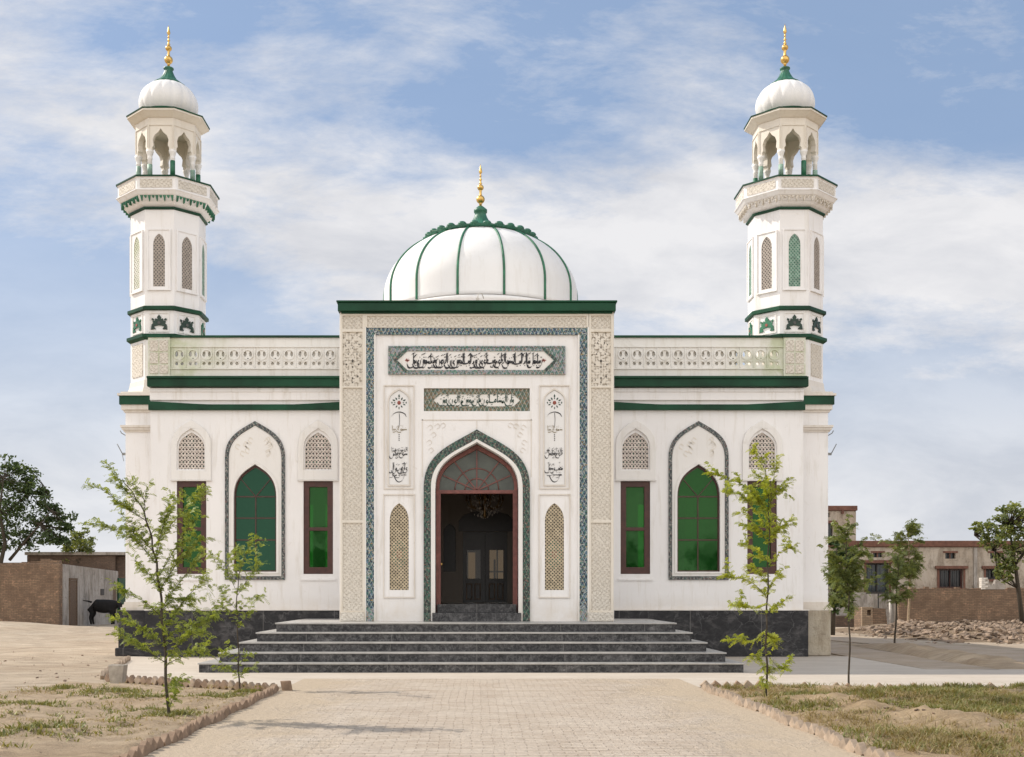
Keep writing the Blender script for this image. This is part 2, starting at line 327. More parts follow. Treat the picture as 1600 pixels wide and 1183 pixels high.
inv = math_(nt, 'SUBTRACT', 1, dn.outputs[0])
h = math_(nt, 'ADD', math_(nt, 'MULTIPLY', math_(nt, 'SUBTRACT', 1, br.outputs['Fac']), inv), math_(nt, 'MULTIPLY', noise_t(nt, p, 10, 6, .7), .8))
bump(nt, b, h, .9, .05)
m, nt, b = newmat('pale_concrete'); p = pos(nt)
c = ramp(nt, noise_t(nt, mapping(nt, p, scale=(.5, 1.2, 1)), 1.2, 9, .68), [(.3, (.42, .355, .285)), (.7, (.52, .455, .38))])
c = mixc(nt, ramp(nt, noise_t(nt, p, 9, 7, .8), [(.5, 0.0), (.75, .5)]), c, (.33, .28, .23))
nt.links.new(c, b.inputs[0]); b.inputs['Roughness'].default_value = .85; bump(nt, b, noise_t(nt, p, 12, 7, .75), .4, .02)
plain('edging_clay', (.27, .185, .125), .9, .35, 5, 0, .6)
plain('edging_pale', (.34, .26, .19), .9, .3, 7, 0, .6)
plain('rubble', (.235, .17, .12), .9, .75, 3.6, 0, .6)
plain('pot_concrete', (.36, .315, .26), .9, .25, 9, 0, .5)
def leafmat(name, c1, c2, trans=.45):
    m, nt, b = newmat(name); nt.nodes.remove(b); out = nt.nodes['Material Output']
    p = pos(nt)
    info = N(nt, 'NewGeometry').outputs['Random Per Island']
    f = math_(nt, 'ADD', math_(nt, 'MULTIPLY', info, .6), math_(nt, 'MULTIPLY', noise_t(nt, p, 1.4, 3), .5))
    c = ramp(nt, f, [(.2, c1), (.85, c2)])
    d = N(nt, 'BsdfDiffuse'); t = N(nt, 'BsdfTranslucent'); g = N(nt, 'BsdfGlossy'); g.inputs['Roughness'].default_value = .45; g.inputs[0].default_value = (.6, .65, .5, 1)
    nt.links.new(c, d.inputs[0]); nt.links.new(mixc(nt, 1, c, (1.5, 1.35, .5), 'MULTIPLY'), t.inputs[0])
    x = N(nt, 'MixShader'); x.inputs[0].default_value = trans; nt.links.new(d.outputs[0], x.inputs[1]); nt.links.new(t.outputs[0], x.inputs[2])
    y = N(nt, 'MixShader'); y.inputs[0].default_value = .05; nt.links.new(x.outputs[0], y.inputs[1]); nt.links.new(g.outputs[0], y.inputs[2])
    nt.links.new(y.outputs[0], out.inputs[0]); return m
leafmat('leaf_sapling', (.10, .155, .03), (.32, .37, .085))
leafmat('leaf_bright', (.18, .25, .03), (.44, .46, .08), .5)
leafmat('leaf_mid', (.08, .115, .04), (.22, .245, .085), .4)
leafmat('leaf_dark', (.03, .055, .022), (.085, .125, .045), .35)
leafmat('grass_green', (.11, .125, .04), (.26, .24, .095), .3)
leafmat('grass_dry', (.20, .15, .07), (.38, .30, .16), .25)

# ------------------------------------------------------------------ mesh helper
class MB:
    def __init__(s): s.v = []; s.f = []; s.s = []; s.M = Matrix.Identity(4)
    def add(s, vs, fs, smooth=False):
        k = len(s.v); M = s.M
        s.v += [M @ Vector(v) for v in vs]; s.f += [tuple(i+k for i in f) for f in fs]; s.s += [smooth]*len(fs)
    def box(s, x0, x1, y0, y1, z0, z1):
        s.add([(x0,y0,z0),(x1,y0,z0),(x1,y1,z0),(x0,y1,z0),(x0,y0,z1),(x1,y0,z1),(x1,y1,z1),(x0,y1,z1)],
              [(3,2,1,0),(4,5,6,7),(0,1,5,4),(1,2,6,5),(2,3,7,6),(3,0,4,7)])
    def obox(s, c, size, rot):
        keep = s.M; s.M = s.M @ Matrix.Translation(c) @ rot.to_4x4()
        a, b_, d = size; s.box(-a/2, a/2, -b_/2, b_/2, -d/2, d/2); s.M = keep
    def slab(s, outer, holes, y0, y1):
        """polygon in XZ (with holes), from depth y0 (front) to y1 (back)"""
        loops = [outer]+list(holes)
        pts = [p for l in loops for p in l]; n = len(pts)
        tr = tessellate_polygon([[Vector((a, b_, 0)) for a, b_ in l] for l in loops])
        vs = [(a, y0, b_) for a, b_ in pts]+[(a, y1, b_) for a, b_ in pts]
        fs = [tuple(t) for t in tr]+[tuple(i+n for i in reversed(t)) for t in tr]
        k = 0
        for l in loops:
            m_ = len(l)
            for i in range(m_):
                j = (i+1) % m_; fs.append((k+i, k+j, k+j+n, k+i+n))
            k += m_
        s.add(vs, fs)
    def lathe(s, prof, n=32, c=(0,0,0), smooth=True, ph=0, rf=None, caps=True):
        vs = []; fs = []
        for (r, z) in prof:
            for i in range(n):
                a = ph+2*math.pi*i/n; q = r*(rf(a, z) if rf else 1)
                vs.append((c[0]+q*math.cos(a), c[1]+q*math.sin(a), c[2]+z))
        for k in range(len(prof)-1):
            for i in range(n):
                j = (i+1) % n; fs.append((k*n+i, k*n+j, (k+1)*n+j, (k+1)*n+i))
        if caps:
            fs.append(tuple(range(n-1, -1, -1))); fs.append(tuple((len(prof)-1)*n+i for i in range(n)))
        s.add(vs, fs, smooth)
    def octa(s, prof):     # profile of apothems
        k = 1/math.cos(R(22.5)); s.lathe([(a*k, z) for a, z in prof], 8, smooth=False, ph=R(22.5))
    def tube(s, pts, rad, n=7, smooth=True):
        pts = [Vector(p) for p in pts]; rs = rad if isinstance(rad, (list, tuple)) else [rad]*len(pts)
        vs = []; fs = []; a = None
        for i, p in enumerate(pts):
            d = (pts[min(i+1, len(pts)-1)]-pts[max(i-1, 0)])
            d = d.normalized() if d.length > 1e-9 else Vector((0, 0, 1))
            if a is None:
                a = d.cross(Vector((.13, .22, .97)))
                if a.length < .1: a = d.cross(Vector((1, 0, 0)))
            a = a-d*a.dot(d); a.normalize(); b_ = d.cross(a)
            for k in range(n):
                t = 2*math.pi*k/n; vs.append(p+(a*math.cos(t)+b_*math.sin(t))*rs[i])
        for i in range(len(pts)-1):
            for k in range(n):
                l = (k+1) % n; fs.append((i*n+k, i*n+l, (i+1)*n+l, (i+1)*n+k))
        fs.append(tuple(range(n))); fs.append(tuple((len(pts)-1)*n+k for k in reversed(range(n))))
        s.add(vs, fs, smooth)
    def ball(s, c, r, sq=1, n=14):
        s.lathe([(max(.001, r*math.sin(math.pi*i/10)), -r*sq*math.cos(math.pi*i/10)) for i in range(11)], n, c, True)
    def build(s, name, mat, parent=None, org=None, bevel=0, fixn=True, label=None, subsurf=0):
        po = Vector(parent['_org']) if parent is not None else Vector((0, 0, 0))
        if org is None: org = po if parent is not None else Vector((0, 0, 0))
        org = Vector(org)
        me = bpy.data.meshes.new(name); me.from_pydata([tuple(v-org) for v in s.v], [], s.f)
        if s.s: me.polygons.foreach_set('use_smooth', s.s)
        if fixn:
            bm = bmesh.new(); bm.from_mesh(me); bmesh.ops.recalc_face_normals(bm, faces=bm.faces); bm.to_mesh(me); bm.free()
        me.materials.append(MAT[mat]); me.update()
        o = bpy.data.objects.new(name, me); COL.objects.link(o); o.location = org-po
        if parent is not None: o.parent = parent
        o['_org'] = tuple(org)
        if bevel:
            md = o.modifiers.new('bevel', 'BEVEL'); md.width = bevel; md.segments = 2; md.limit_method = 'ANGLE'; md.angle_limit = R(40)
        if label: o['label'] = label
        return o
def thing(name, label, cat, loc, group=None):
    o = bpy.data.objects.new(name, None); COL.objects.link(o); o.location = loc; o['_org'] = tuple(loc)
    o.empty_display_size = .2; return tag(o, label, cat, group)
def tag(o, label, cat, group=None):
    o['label'] = label; o['category'] = cat
    if group: o['group'] = group
    return o
def setting(o, kind='structure'): o['kind'] = kind; return o
def at(px, py, D): return ((px-745)*D/1800, D, 1.6+(930-py)*D/1800)
def bez(p0, p1, p2, p3, n):
    out = []
    for i in range(n+1):
        t = i/n; a, b_, c, d = (1-t)**3, 3*t*(1-t)**2, 3*t*t*(1-t), t**3
        out.append((a*p0[0]+b_*p1[0]+c*p2[0]+d*p3[0], a*p0[1]+b_*p1[1]+c*p2[1]+d*p3[1]))
    return out
def arch(hw, z0, zs, za, cx=0, n=12, flat=.62, k2=.5):
    H = za-zs
    r = bez((hw, zs), (hw, zs+flat*H), (k2*hw, za-.30*hw), (0, za), n)
    L = [(-x, z) for x, z in reversed(r[:-1])]
    return [(cx+x, z) for x, z in ([(-hw, z0), (hw, z0)]+r+L)]
def rect(x0, x1, z0, z1): return [(x0, z0), (x1, z0), (x1, z1), (x0, z1)]
def lattice(mb, x0, x1, z0, z1, y, sp, w, slope=1.2, t=.012, horiz=False):
    def clip(x, z, dx, dz):
        ts = []
        t0, t1 = -1e9, 1e9
        for p, d, lo, hi in ((x, dx, x0, x1), (z, dz, z0, z1)):
            if abs(d) < 1e-9:
                if p < lo or p > hi: return None
            else:
                a, b_ = (lo-p)/d, (hi-p)/d
                if a > b_: a, b_ = b_, a
                t0, t1 = max(t0, a), min(t1, b_)
        return (t0, t1) if t1-t0 > .01 else None
    for k, sg in enumerate((1, -1)):
        dx, dz = 1, slope*sg; L = math.hypot(dx, dz); dx /= L; dz /= L
        span = (z1-z0)+(x1-x0)*slope; n = int(span/sp)+2
        for i in range(n):
            zz = z0-(x1-x0)*slope+i*sp if sg > 0 else z0+i*sp
            c = clip(x0, zz, dx, dz)
            if not c: continue
            ax, az, bx, bz = x0+dx*c[0], zz+dz*c[0], x0+dx*c[1], zz+dz*c[1]
            px_, pz_ = -dz*w/2, dx*w/2; ya = y-.003*k; yb = y+t+.003*k
            mb.add([(ax+px_, ya, az+pz_), (bx+px_, ya, bz+pz_), (bx-px_, ya, bz-pz_), (ax-px_, ya, az-pz_),
                    (ax+px_, yb, az+pz_), (bx+px_, yb, bz+pz_), (bx-px_, yb, bz-pz_), (ax-px_, yb, az-pz_)],
                   [(0,1,2,3), (7,6,5,4), (0,4,5,1), (2,6,7,3), (1,5,6,2), (3,7,4,0)])
    if horiz:
        z = z0+sp*.5
        while z < z1:
            mb.box(x0, x1, y-.007, y+t+.006, z-w/2, z+w/2); z += sp

# ------------------------------------------------------------------ calligraphy (broad nib strokes, right to left)
def smooth(pts, n=6):
    P = [pts[0]]+list(pts)+[pts[-1]]; out = []
    for i in range(1, len(P)-2):
        for k in range(n):
            t = k/n; q = []
            for c in (0, 1):
                a, b_, d, e = P[i-1][c], P[i][c], P[i+1][c], P[i+2][c]
                q.append(.5*((2*b_)+(-a+d)*t+(2*a-5*b_+4*d-e)*t*t+(-a+3*b_-3*d+e)*t**3))
            out.append(tuple(q))
    out.append(pts[-1]); return out
G = {  # letter skeletons: strokes, advance; x runs left (negative), alif height 1
 'A': ([[(0,1.02),(-.02,.5),(.01,.0)]], .17), 'a': ([[(0,.0),(-.05,.1),(-.05,.6),(-.08,1.02)]], .2),
 'l': ([[(0,1.0),(-.01,.3),(-.05,.05),(-.22,.0)]], .22), 'L': ([[(0,1.0),(.0,.2),(-.06,-.2),(-.25,-.44),(-.5,-.36),(-.62,.0)]], .42),
 'r': ([[(0,.34),(-.02,.02),(-.16,-.32),(-.40,-.46),(-.56,-.38)]], .24), 'b': ([[(0,.0),(-.04,.24),(-.07,.03),(-.18,.0)]], .18),
 'B': ([[(0,.26),(-.04,.04),(-.2,-.05),(-.5,-.03),(-.6,.16)]], .62), 'n': ([[(0,.32),(.0,-.08),(-.14,-.42),(-.42,-.44),(-.60,-.05)]], .40),
 'm': ([[(0,.0),(-.05,.16),(-.15,.14),(-.15,.0),(-.06,-.04),(-.24,.0)]], .24), 'M': ([[(0,.0),(-.05,.17),(-.16,.13),(-.14,-.02),(-.2,-.3),(-.3,-.42)]], .26),
 's': ([[(0,.0),(-.05,.2),(-.09,.03),(-.16,.2),(-.2,.03),(-.28,.22),(-.32,.03),(-.45,.0)]], .44), 'w': ([[(-.05,.05),(-.02,.24),(-.15,.28),(-.16,.1),(-.05,.06),(-.08,-.16),(-.25,-.40),(-.50,-.40)]], .26),
 'q': ([[(0,.0),(-.03,.22),(-.14,.28),(-.17,.1),(-.06,.05),(-.24,.0)]], .22), 'e': ([[(-.2,.3),(-.08,.33),(-.05,.18),(-.2,.05),(-.3,.02)]], .26),
 'h': ([[(0,.0),(-.08,.3),(-.2,.25),(-.18,.03),(-.06,.12),(-.2,.2),(-.28,.0)]], .28), 'k': ([[(-.3,1.0),(-.05,.72),(-.16,.4),(-.2,.05),(-.38,.0)]], .34),
 'y': ([[(0,.2),(-.1,.28),(-.16,.1),(-.02,-.1),(-.14,-.42),(-.46,-.42),(-.64,-.06)]], .42), 'H': ([[(0,.02),(-.06,.34),(-.2,.22),(-.16,.02),(-.02,.04)]], .2), ' ': ([], .0)}
DOTS = {'b': (-.06, -.22), 'n': (-.22, .42), 'q': (-.1, .5), 'y': (-.25, -.5), 'B': (-.3, -.28), 'h': (-.12, .6), 'k': (-.2, .6), 'm': (-.1, .5), 's': (-.2, .55), 'r': (-.1, .6), 'w': (-.1, .6), 'l': (-.14, .62), 'a': (.06, .75), 'A': (.1, .62)}
def nib(mb, pts, w, y, ang=R(60), t=.006):
    pts = smooth(pts); nx, nz = math.cos(ang)*w/2, math.sin(ang)*w/2
    vs = []; n = len(pts)
    for i, (x, z) in enumerate(pts):
        k = .45+.55*math.sin(math.pi*min(1, (i+.6)/(n*.35)))if i < n*.17 else (1 if i < n*.8 else max(.25, 1-(i-n*.8)/(n*.2)*.75))
        vs += [(x+nx*k, y, z+nz*k), (x-nx*k, y, z-nz*k)]
        vs += [(x+nx*k, y+t, z+nz*k), (x-nx*k, y+t, z-nz*k)]
    fs = []
    for i in range(n-1):
        a = 4*i; b_ = a+4
        fs += [(a, a+1, b_+1, b_), (a+2, b_+2, b_+3, a+3), (a, b_, b_+2, a+2), (a+1, a+3, b_+3, b_+1)]
    mb.add(vs, fs)
def write(mb, text, x_left, x_right, zbase, alif, y, w=.07, seed=1, marks=True):
    rnd = random.Random(seed)
    total = sum(G[c][1] for c in text); sx_ = (x_right-x_left)/(total*alif)
    x = x_right; A_ = alif; gx_ = max(sx_*1.15, 1.05)
    for c in text:
        st, adv = G[c]
        lift = rnd.uniform(-.03, .05)
        for s_ in st: nib(mb, [(x+px_*A_*gx_, zbase+(pz_+lift)*A_) for px_, pz_ in s_], w*A_/.4, y-rnd.random()*.004)
        if c in DOTS:
            dx, dz = DOTS[c]
            for q in range(rnd.choice((1, 1, 2))):
                cx_, cz_ = x+(dx-.09*q)*A_*sx_, zbase+dz*A_; e = .055*A_*(w/.07)
                mb.add([(cx_-e, y-.006, cz_), (cx_, y-.006, cz_-e), (cx_+e, y-.006, cz_), (cx_, y-.006, cz_+e)], [(0, 1, 2, 3)])
        if marks and rnd.random() < .55:
            zz = zbase+rnd.uniform(.68, 1.0)*A_; xx = x-rnd.uniform(.0, .2)*A_
            nib(mb, [(xx+.11*A_, zz+.07*A_), (xx, zz), (xx-.1*A_, zz-.05*A_)], w*A_/.4*.6, y-.007)
        x -= adv*A_*sx_

# ================================================================== MOSQUE
D0 = 30.0
mosque = thing('mosque', 'white mosque with green bands, ribbed central dome and two minarets above black marble steps', 'mosque', (0, D0, 0))
WZ0, WZ1 = 1.2, 7.28
# window geometry
CW = 5.77
def wing(sg):
    x0, x1 = (3.0, 8.5) if sg > 0 else (-8.5, -3.0)
    holes = [rect(sg*u-.385, sg*u+.385, 2.15, 4.57) for u in (4.13, 7.43)]
    holes += [arch(.34, 4.88, 5.38, 5.84, sg*u, 8) for u in (4.13, 7.43)]
    holes.append(arch(.56, 2.20, 4.15, 5.01, sg*CW, 12))
    m = MB(); m.slab(rect(x0, x1, WZ0, WZ1), holes, D0, D0+.32); m.build('wing_wall', 'white_plaster', mosque)
    m = MB()                                    # frieze between the two green bands
    m.box(min(x0, x1)+.0, max(x0, x1)+0, D0-.06, D0-.002, 6.67, 6.98)
    m.box(x0-.0, x1, D0-.09, D0-.062, 6.88, 6.98)
    m.build('frieze', 'white_plaster', mosque, bevel=.008)
    xa, xb = (3.22, 8.53) if sg > 0 else (-8.53, -3.22)
    m = MB(); n = 14; top = []
    for i in range(n+1):
        t = i/n; x = xa+(xb-xa)*t; u = abs(t-.5)*2; top.append((x, 6.555+.085*max(0, (u-.45)/.55)**1.0))
    m.slab([(xa, 6.41), (xb, 6.41)]+top[::-1], [], D0-.10, D0-.001); m.build('green_band', 'green_paint', mosque, bevel=.006)
    m = MB(); m.box(xa, xb+ (0.05 if sg > 0 else 0), D0-.22, D0-.001, 7.0, 7.26)
    m.box(xa, xb, D0-.27, D0-.222, 7.2, 7.262)
    m.build('green_cornice', 'green_paint', mosque, bevel=.012)
    # parapet with pierced panels
    m = MB(); holes = []; X0, X1 = (3.22, 7.95) if sg > 0 else (-7.95, -3.22)
    nU = 13; step = (X1-X0-.1)/nU
    for i in range(nU):
        cx = X0+.05+step*(i+.5)
        for dx in (-.072, .072):
            holes.append([(cx+dx+.042*math.cos(a), 7.86+.075*math.sin(a)) for a in [2*math.pi*k/8 for k in range(8)]])
            holes.append([(cx+dx+.045*math.cos(a), 7.61+.048*math.sin(a)) for a in [2*math.pi*k/6 for k in range(6)]])
        if i % 2: holes.append([(cx+.03*math.cos(a), 7.735+.03*math.sin(a)) for a in [2*math.pi*k/4 for k in range(4)]])
    m.slab(rect(X0, X1, 7.262, 8.28), holes, D0-.10, D0-.02)
    par = m.build('parapet', 'parapet_plaster', mosque)
    m = MB(); m.box(*sorted((sg*3.25, sg*(6.75 if sg > 0 else 7.2))), D0-.019, D0+.02, 7.28, 8.27); m.build('parapet_backing', 'parapet_plaster', par)
    m = MB()
    for i in range(nU):
        cx = X0+.05+step*(i+.5)
        m.lathe([(.125, 0), (.145, .0), (.145, .012), (.125, .012)], 14, (0, 0, 0), caps=False) if False else None
        keep = m.M; m.M = Matrix.Translation((cx, D0-.112, 7.84)) @ Matrix.Rotation(R(90), 4, 'X')
        m.lathe([(.115, -.012), (.145, -.012), (.145, .012), (.115, .012), (.115, -.012)], 12, caps=False, smooth=False)
        m.M = keep
        m.box(cx-step/2-.012, cx-step/2+.012, D0-.125, D0-.101, 7.5, 8.02)
        m.box(cx-.12, cx+.12, D0-.118, D0-.101, 7.66, 7.69)
    m.box(X0, X1, D0-.13, D0-.101, 8.03, 8.06); m.box(X0, X1, D0-.13, D0-.101, 7.46, 7.49)
    m.build('relief', 'parapet_plaster', par)
    a, b_ = (7.95, 8.52) if sg > 0 else (-8.52, -7.95)
    m = MB(); m.box(a, b_, D0-.16, D0+.25, 7.262, 8.28); m.box(a-.03, b_+.03, D0-.2, D0+.28, 7.225, 7.27)
    pp = m.build('parapet_pier', 'parapet_plaster', mosque, bevel=.008)
    m = MB()
    for z0_, z1_ in ((7.34, 7.56), (7.60, 7.88), (7.92, 8.2)):
        for q0, q1 in ((a+.05, (a+b_)/2-.02), ((a+b_)/2+.02, b_-.05)):
            m.box(q0, q1, D0-.175, D0-.161, z0_, z1_)
    m.build('carving', 'carved_stone', pp)
    m = MB(); m.box(X0, X1, D0-.15, D0+.05, 8.28, 8.335); m.box(a-.02, b_+.02, D0-.19, D0+.28, 8.281, 8.34)
    m.build('parapet_cap', 'green_paint', mosque)
    # rectangular windows with the pointed lattice above
    for u in (4.13, 7.43):
        cx = sg*u
        m = MB(); m.slab(rect(cx-.385, cx+.385, 2.15, 4.57), [rect(cx-.235, cx+.235, 2.33, 3.28), rect(cx-.235, cx+.235, 3.37, 4.42)], D0+.035, D0+.13)
        w = m.build('window', 'brown_frame', mosque, bevel=.008)
        m = MB(); m.box(cx-.26, cx+.26, D0+.09, D0+.097, 2.3, 4.45); m.build('pane', 'green_glass', w)
        m = MB(); m.box(cx-.45, cx+.45, D0-.035, D0+.0, 1.98, 2.03); m.build('sill', 'white_plaster', w)
        m = MB(); m.slab(arch(.52, 4.60, 5.47, 6.16, cx, 10), [arch(.37, 4.85, 5.40, 5.93, cx, 8)], D0-.06, D0-.002)
        m.box(cx-.54, cx+.54, D0-.075, D0-.003, 4.57, 4.60)
        l = m.build('lattice_surround', 'white_frame', mosque, bevel=.012)
        m = MB(); lattice(m, cx-.36, cx+.36, 4.86, 5.9, D0+.03, .110, .024, 1.25, horiz=True); m.build('lattice', 'pink_lattice' , l)
        m = MB(); m.box(cx-.36, cx+.36, D0+.07, D0+.08, 4.8, 5.9); m.build('stained_pane', 'stained_glass', l)
    # big pointed window
    m = MB(); m.slab(arch(.78, 2.0, 5.18, 6.13, sg*CW, 14, .6, .5), [arch(.69, 2.09, 5.15, 6.02, sg*CW, 14, .6, .5)], D0-.045, D0-.002)
    m.build('mosaic_border', 'mosaic_grey', mosque)
    m = MB(); m.slab(arch(.688, 2.092, 5.149, 6.015, sg*CW, 14, .6, .5), [arch(.56, 2.20, 4.15, 5.01, sg*CW, 12)], D0-.022, D0-.003)
    m.slab(arch(.62, 2.16, 4.15, 5.10, sg*CW, 12), [arch(.555, 2.21, 4.15, 5.0, sg*CW, 12)], D0-.05, D0-.023)
    tp = m.build('window_surround', 'white_frame', mosque, bevel=.006)
    m = MB()
    rnd = random.Random(3)
    for s2 in (-1, 1):                                  # faint carved scrolls in the tympanum
        for k in range(6):
            px_, pz_ = sg*CW+s2*rnd.uniform(.08, .42), 5.12+rnd.uniform(.05, .5)-.0
            if abs(px_-sg*CW) > (5.9-pz_)*1.1: continue
            nib(m, [(px_, pz_), (px_+s2*.09, pz_+.07), (px_+s2*.05, pz_+.15), (px_-s2*.03, pz_+.1)], .025, D0-.03)
    m.build('scroll', 'cream', tp)
    cx = sg*CW
    m = MB(); m.slab(arch(.553, 2.205, 4.15, 5.0, cx, 12), [arch(.515, 2.245, 4.15, 4.93, cx, 12)], D0+.06, D0+.12)
    for z in (4.17, 3.61, 3.04): m.box(cx-.52, cx+.52, D0+.068, D0+.11, z-.016, z+.016)
    m.box(cx-.014, cx+.014, D0+.064, D0+.115, 2.24, 4.17)
    for s2 in (-1, 1):
        m.obox((cx+s2*.20, D0+.088, 4.41), (.022, .044, .62), Matrix.Rotation(R(40)*s2, 3, 'Y'))
    w = m.build('arched_window', 'brown_frame', mosque)
    m = MB(); m.slab(arch(.53, 2.23, 4.15, 4.96, cx, 12), [], D0+.085, D0+.092); m.build('pane', 'green_glass_deep' if sg < 0 else 'green_glass', w)
wing(-1); wing(1)
# plinth
for q_ in ((-8.62, -3.0, D0-.06, D0+.3), (-9.40, -8.62, D0+.2, D0+2.4), (3.0, 8.62, D0-.06, D0+.3)):
    m = MB(); m.box(*q_, .0, 1.2); m.build('plinth', 'black_marble', mosque, bevel=.01)
for q_ in ((-8.64, -3.2), (3.2, 8.64)):
    m = MB(); m.box(q_[0], q_[1], D0-.075, D0-.001, 1.201, 1.225); m.build('plinth_coping', 'white_frame', mosque)
m = MB(); m.box(-9.47, -8.64, D0+.12, D0+.25, 0, .22); m.build('plinth_toe', 'black_marble', mosque, bevel=.03)
m = MB(); m.box(8.62, 9.33, D0+.34, D0+2.3, 0, 1.2); m.build('bare_base', 'bare_concrete', mosque, bevel=.03)
# hall: side walls, back wall with windows, roof, floors
m = MB(); m.box(-8.5, -8.2, D0+.32, 46, 0, 7.28); m.build('side_wall', 'white_plaster', mosque)
m = MB(); m.box(8.2, 8.5, D0+.32, 46, 0, 7.28); m.build('side_wall', 'white_plaster', mosque)
m = MB(); bh = [rect(x-.62, x+.62, 2.3, 5.2) for x in (-7.1, -5.4, 4.9, 7.0)]+[rect(-.34, -.06, 1.9, 3.3), rect(.36, 1.24, 1.9, 3.4)]
m.slab(rect(-8.19, 8.19, 0, 7.28), bh, 45.6, 46); m.build('back_wall', 'hall_wall', mosque)
m = MB(); m.box(.78, .84, 45.7, 45.75, 1.9, 3.4); m.box(.36, 1.24, 45.7, 45.76, 2.5, 2.56); m.box(.66, .74, 45.2, 45.3, 1.4, 3.0); m.build('back_window_bars', 'dark_wood', mosque)
m = MB(); m.box(-8.19, 8.19, D0+.33, 45.59, 7.0, 7.25); m.build('roof', 'cream', mosque)
m = MB(); m.box(-8.19, 8.19, 31.6, 45.59, 1.2, 1.38); m.build('hall_floor', 'tread_marble', mosque)
for sg in (-1, 1):
    m = MB(); m.box(sg*3.6-.15, sg*3.6+.15, 30.33, 45.5, 1.39, 6.99); m.build('inner_wall', 'hall_wall', mosque)
# ---- portal
PY = 26.8
def PX(px): return (px-746.5)/67.16
def PZ(py): return 1.6+(930-py)/67.16
Z0 = .99
HW, ZS, ZA = 1.236, PZ(762), PZ(671)
door_in = arch(HW-.27, Z0, ZS, PZ(690), 0, 16, .6, .5)
spandrel_x = PX(829.5)
panel_c = PX(625)                      # about -1.81
lat_hole = lambda s: arch(.222, PZ(922), PZ(815), PZ(786), s*1.81, 8, .6, .5)
def txt_hole(): pass
m = MB()
outer = rect(-2.43, 2.43, Z0, PZ(523))
holes = [door_in, lat_hole(-1), lat_hole(1), rect(-1.235, 1.235, PZ(642), PZ(606))]
m.slab(outer, holes, PY+.05, PY+.55); m.box(-3.2, -2.431, PY+.06, PY+.55, Z0, 8.18); m.box(2.431, 3.2, PY+.06, PY+.55, Z0, 8.18); m.box(-2.43, 2.43, PY+.06, PY+.55, PZ(522.9), 8.18)
pw = m.build('portal_wall', 'white_plaster', mosque)
m = MB()                               # side walls and roof of the porch
m.box(-3.18, -2.9, PY+.551, D0-.002, Z0, 8.1); m.box(2.9, 3.18, PY+.551, D0-.002, Z0, 8.1); m.box(-3.18, 3.18, PY+.0+.551, D0+2.5, 7.9, 8.17)
m.box(-3.18, -2.98, D0+.33, D0+2.5, 7.2, 7.89); m.box(2.98, 3.18, D0+.33, D0+2.5, 7.2, 7.89)
m.build('porch_wall', 'white_plaster', pw)
# carved pilasters and top strip
for s in (-1, 1):
    a, b_ = sorted((s*2.66, s*3.12))
    m = MB(); m.slab(rect(a-.05, b_+.06, Z0, 8.18), [rect(a, b_, 1.24, 3.28), rect(a, b_, 3.34, 6.42), rect(a, b_, 6.46, 7.72), rect(a, b_, 7.79, 8.1)], PY-.02, PY+.045)
    fr = m.build('pilaster', 'cream', pw, bevel=.006)
    m = MB(); m.box(a, b_, PY+.012, PY+.044, 1.24, 3.28); m.box(a, b_, PY+.012, PY+.044, 3.34, 6.42); m.box(a, b_, PY+.012, PY+.044, 7.79, 8.1); m.box(a-.06, b_+.04, PY-.045, PY-.021, Z0+.01, 1.2)
    m.build('carved_panel', 'carved_stone', fr)
    m = MB(); m.box(a, b_, PY+.014, PY+.044, 6.46, 7.72); m.build('pierced_panel', 'pierced_stone', fr)
    m = MB()
    a0 = (a+b_)/2
    for (dx, dz, r) in ((0, .36, .03), (0, .50, .045), (0, .10, .03), (0, .0, .024), (.12, .14, .03), (-.13, .06, .022), (.14, .42, .028), (-.14, .42, .028), (.1, .66, .024), (-.1, .66, .024), (0, .80, .02), (.08, .92, .022), (-.08, .92, .022), (.15, .88, .02), (-.16, .86, .02)):
        keep = m.M; m.M = Matrix.Translation((a0+dx, PY+.009, 6.55+dz)); m.add([(-r*.7, 0, 0), (0, 0, -r), (r*.7, 0, 0), (0, 0, r)], [(0, 1, 2, 3)]); m.M = keep
    m.build('opening', 'backing_dark', fr, fixn=False)
    # mosaic strip
    a, b_ = sorted((s*2.39, s*2.575))
    m = MB(); m.box(a, b_, PY-.005, PY+.049, Z0+.3, PZ(523)); o = m.build('mosaic_border', 'mosaic_blue', pw)
    m = MB(); m.box(a, b_, PY-.008, PY+.049, Z0+.002, Z0+.298); m.build('mosaic_foot', 'mosaic_panel', pw)
    m = MB(); m.box(*sorted((s*2.575, s*2.61)), PY-.012, PY+.049, Z0+.003, PZ(511)); m.box(*sorted((s*2.355, s*2.389)), PY-.012, PY+.048, Z0+.003, PZ(523)); m.build('beading', 'white_frame', pw)
m = MB(); m.slab(rect(-2.60, 2.60, PZ(511), 8.18), [rect(-2.55, 2.55, 7.82, 8.09)], PY-.018, PY+.045); tp = m.build('top_frame', 'cream', pw, bevel=.006)
m = MB(); m.box(-2.55, 2.55, PY+.01, PY+.044, 7.82, 8.09); m.build('carved_panel', 'carved_stone', tp)
m = MB(); m.box(-2.575, 2.575, PY-.004, PY+.049, PZ(522.8), PZ(511.3)); m.build('mosaic_border', 'mosaic_blue', pw)
m = MB(); m.box(-3.22, 3.22, PY-.14, PY+.6, 8.181, 8.375); m.box(-3.25, 3.25, PY-.17, PY+.62, 8.376, 8.42)
m.box(-3.15, 3.15, PY-.06, PY-.001, 8.14, 8.18)
m.build('portal_cornice', 'green_paint', pw, bevel=.012)
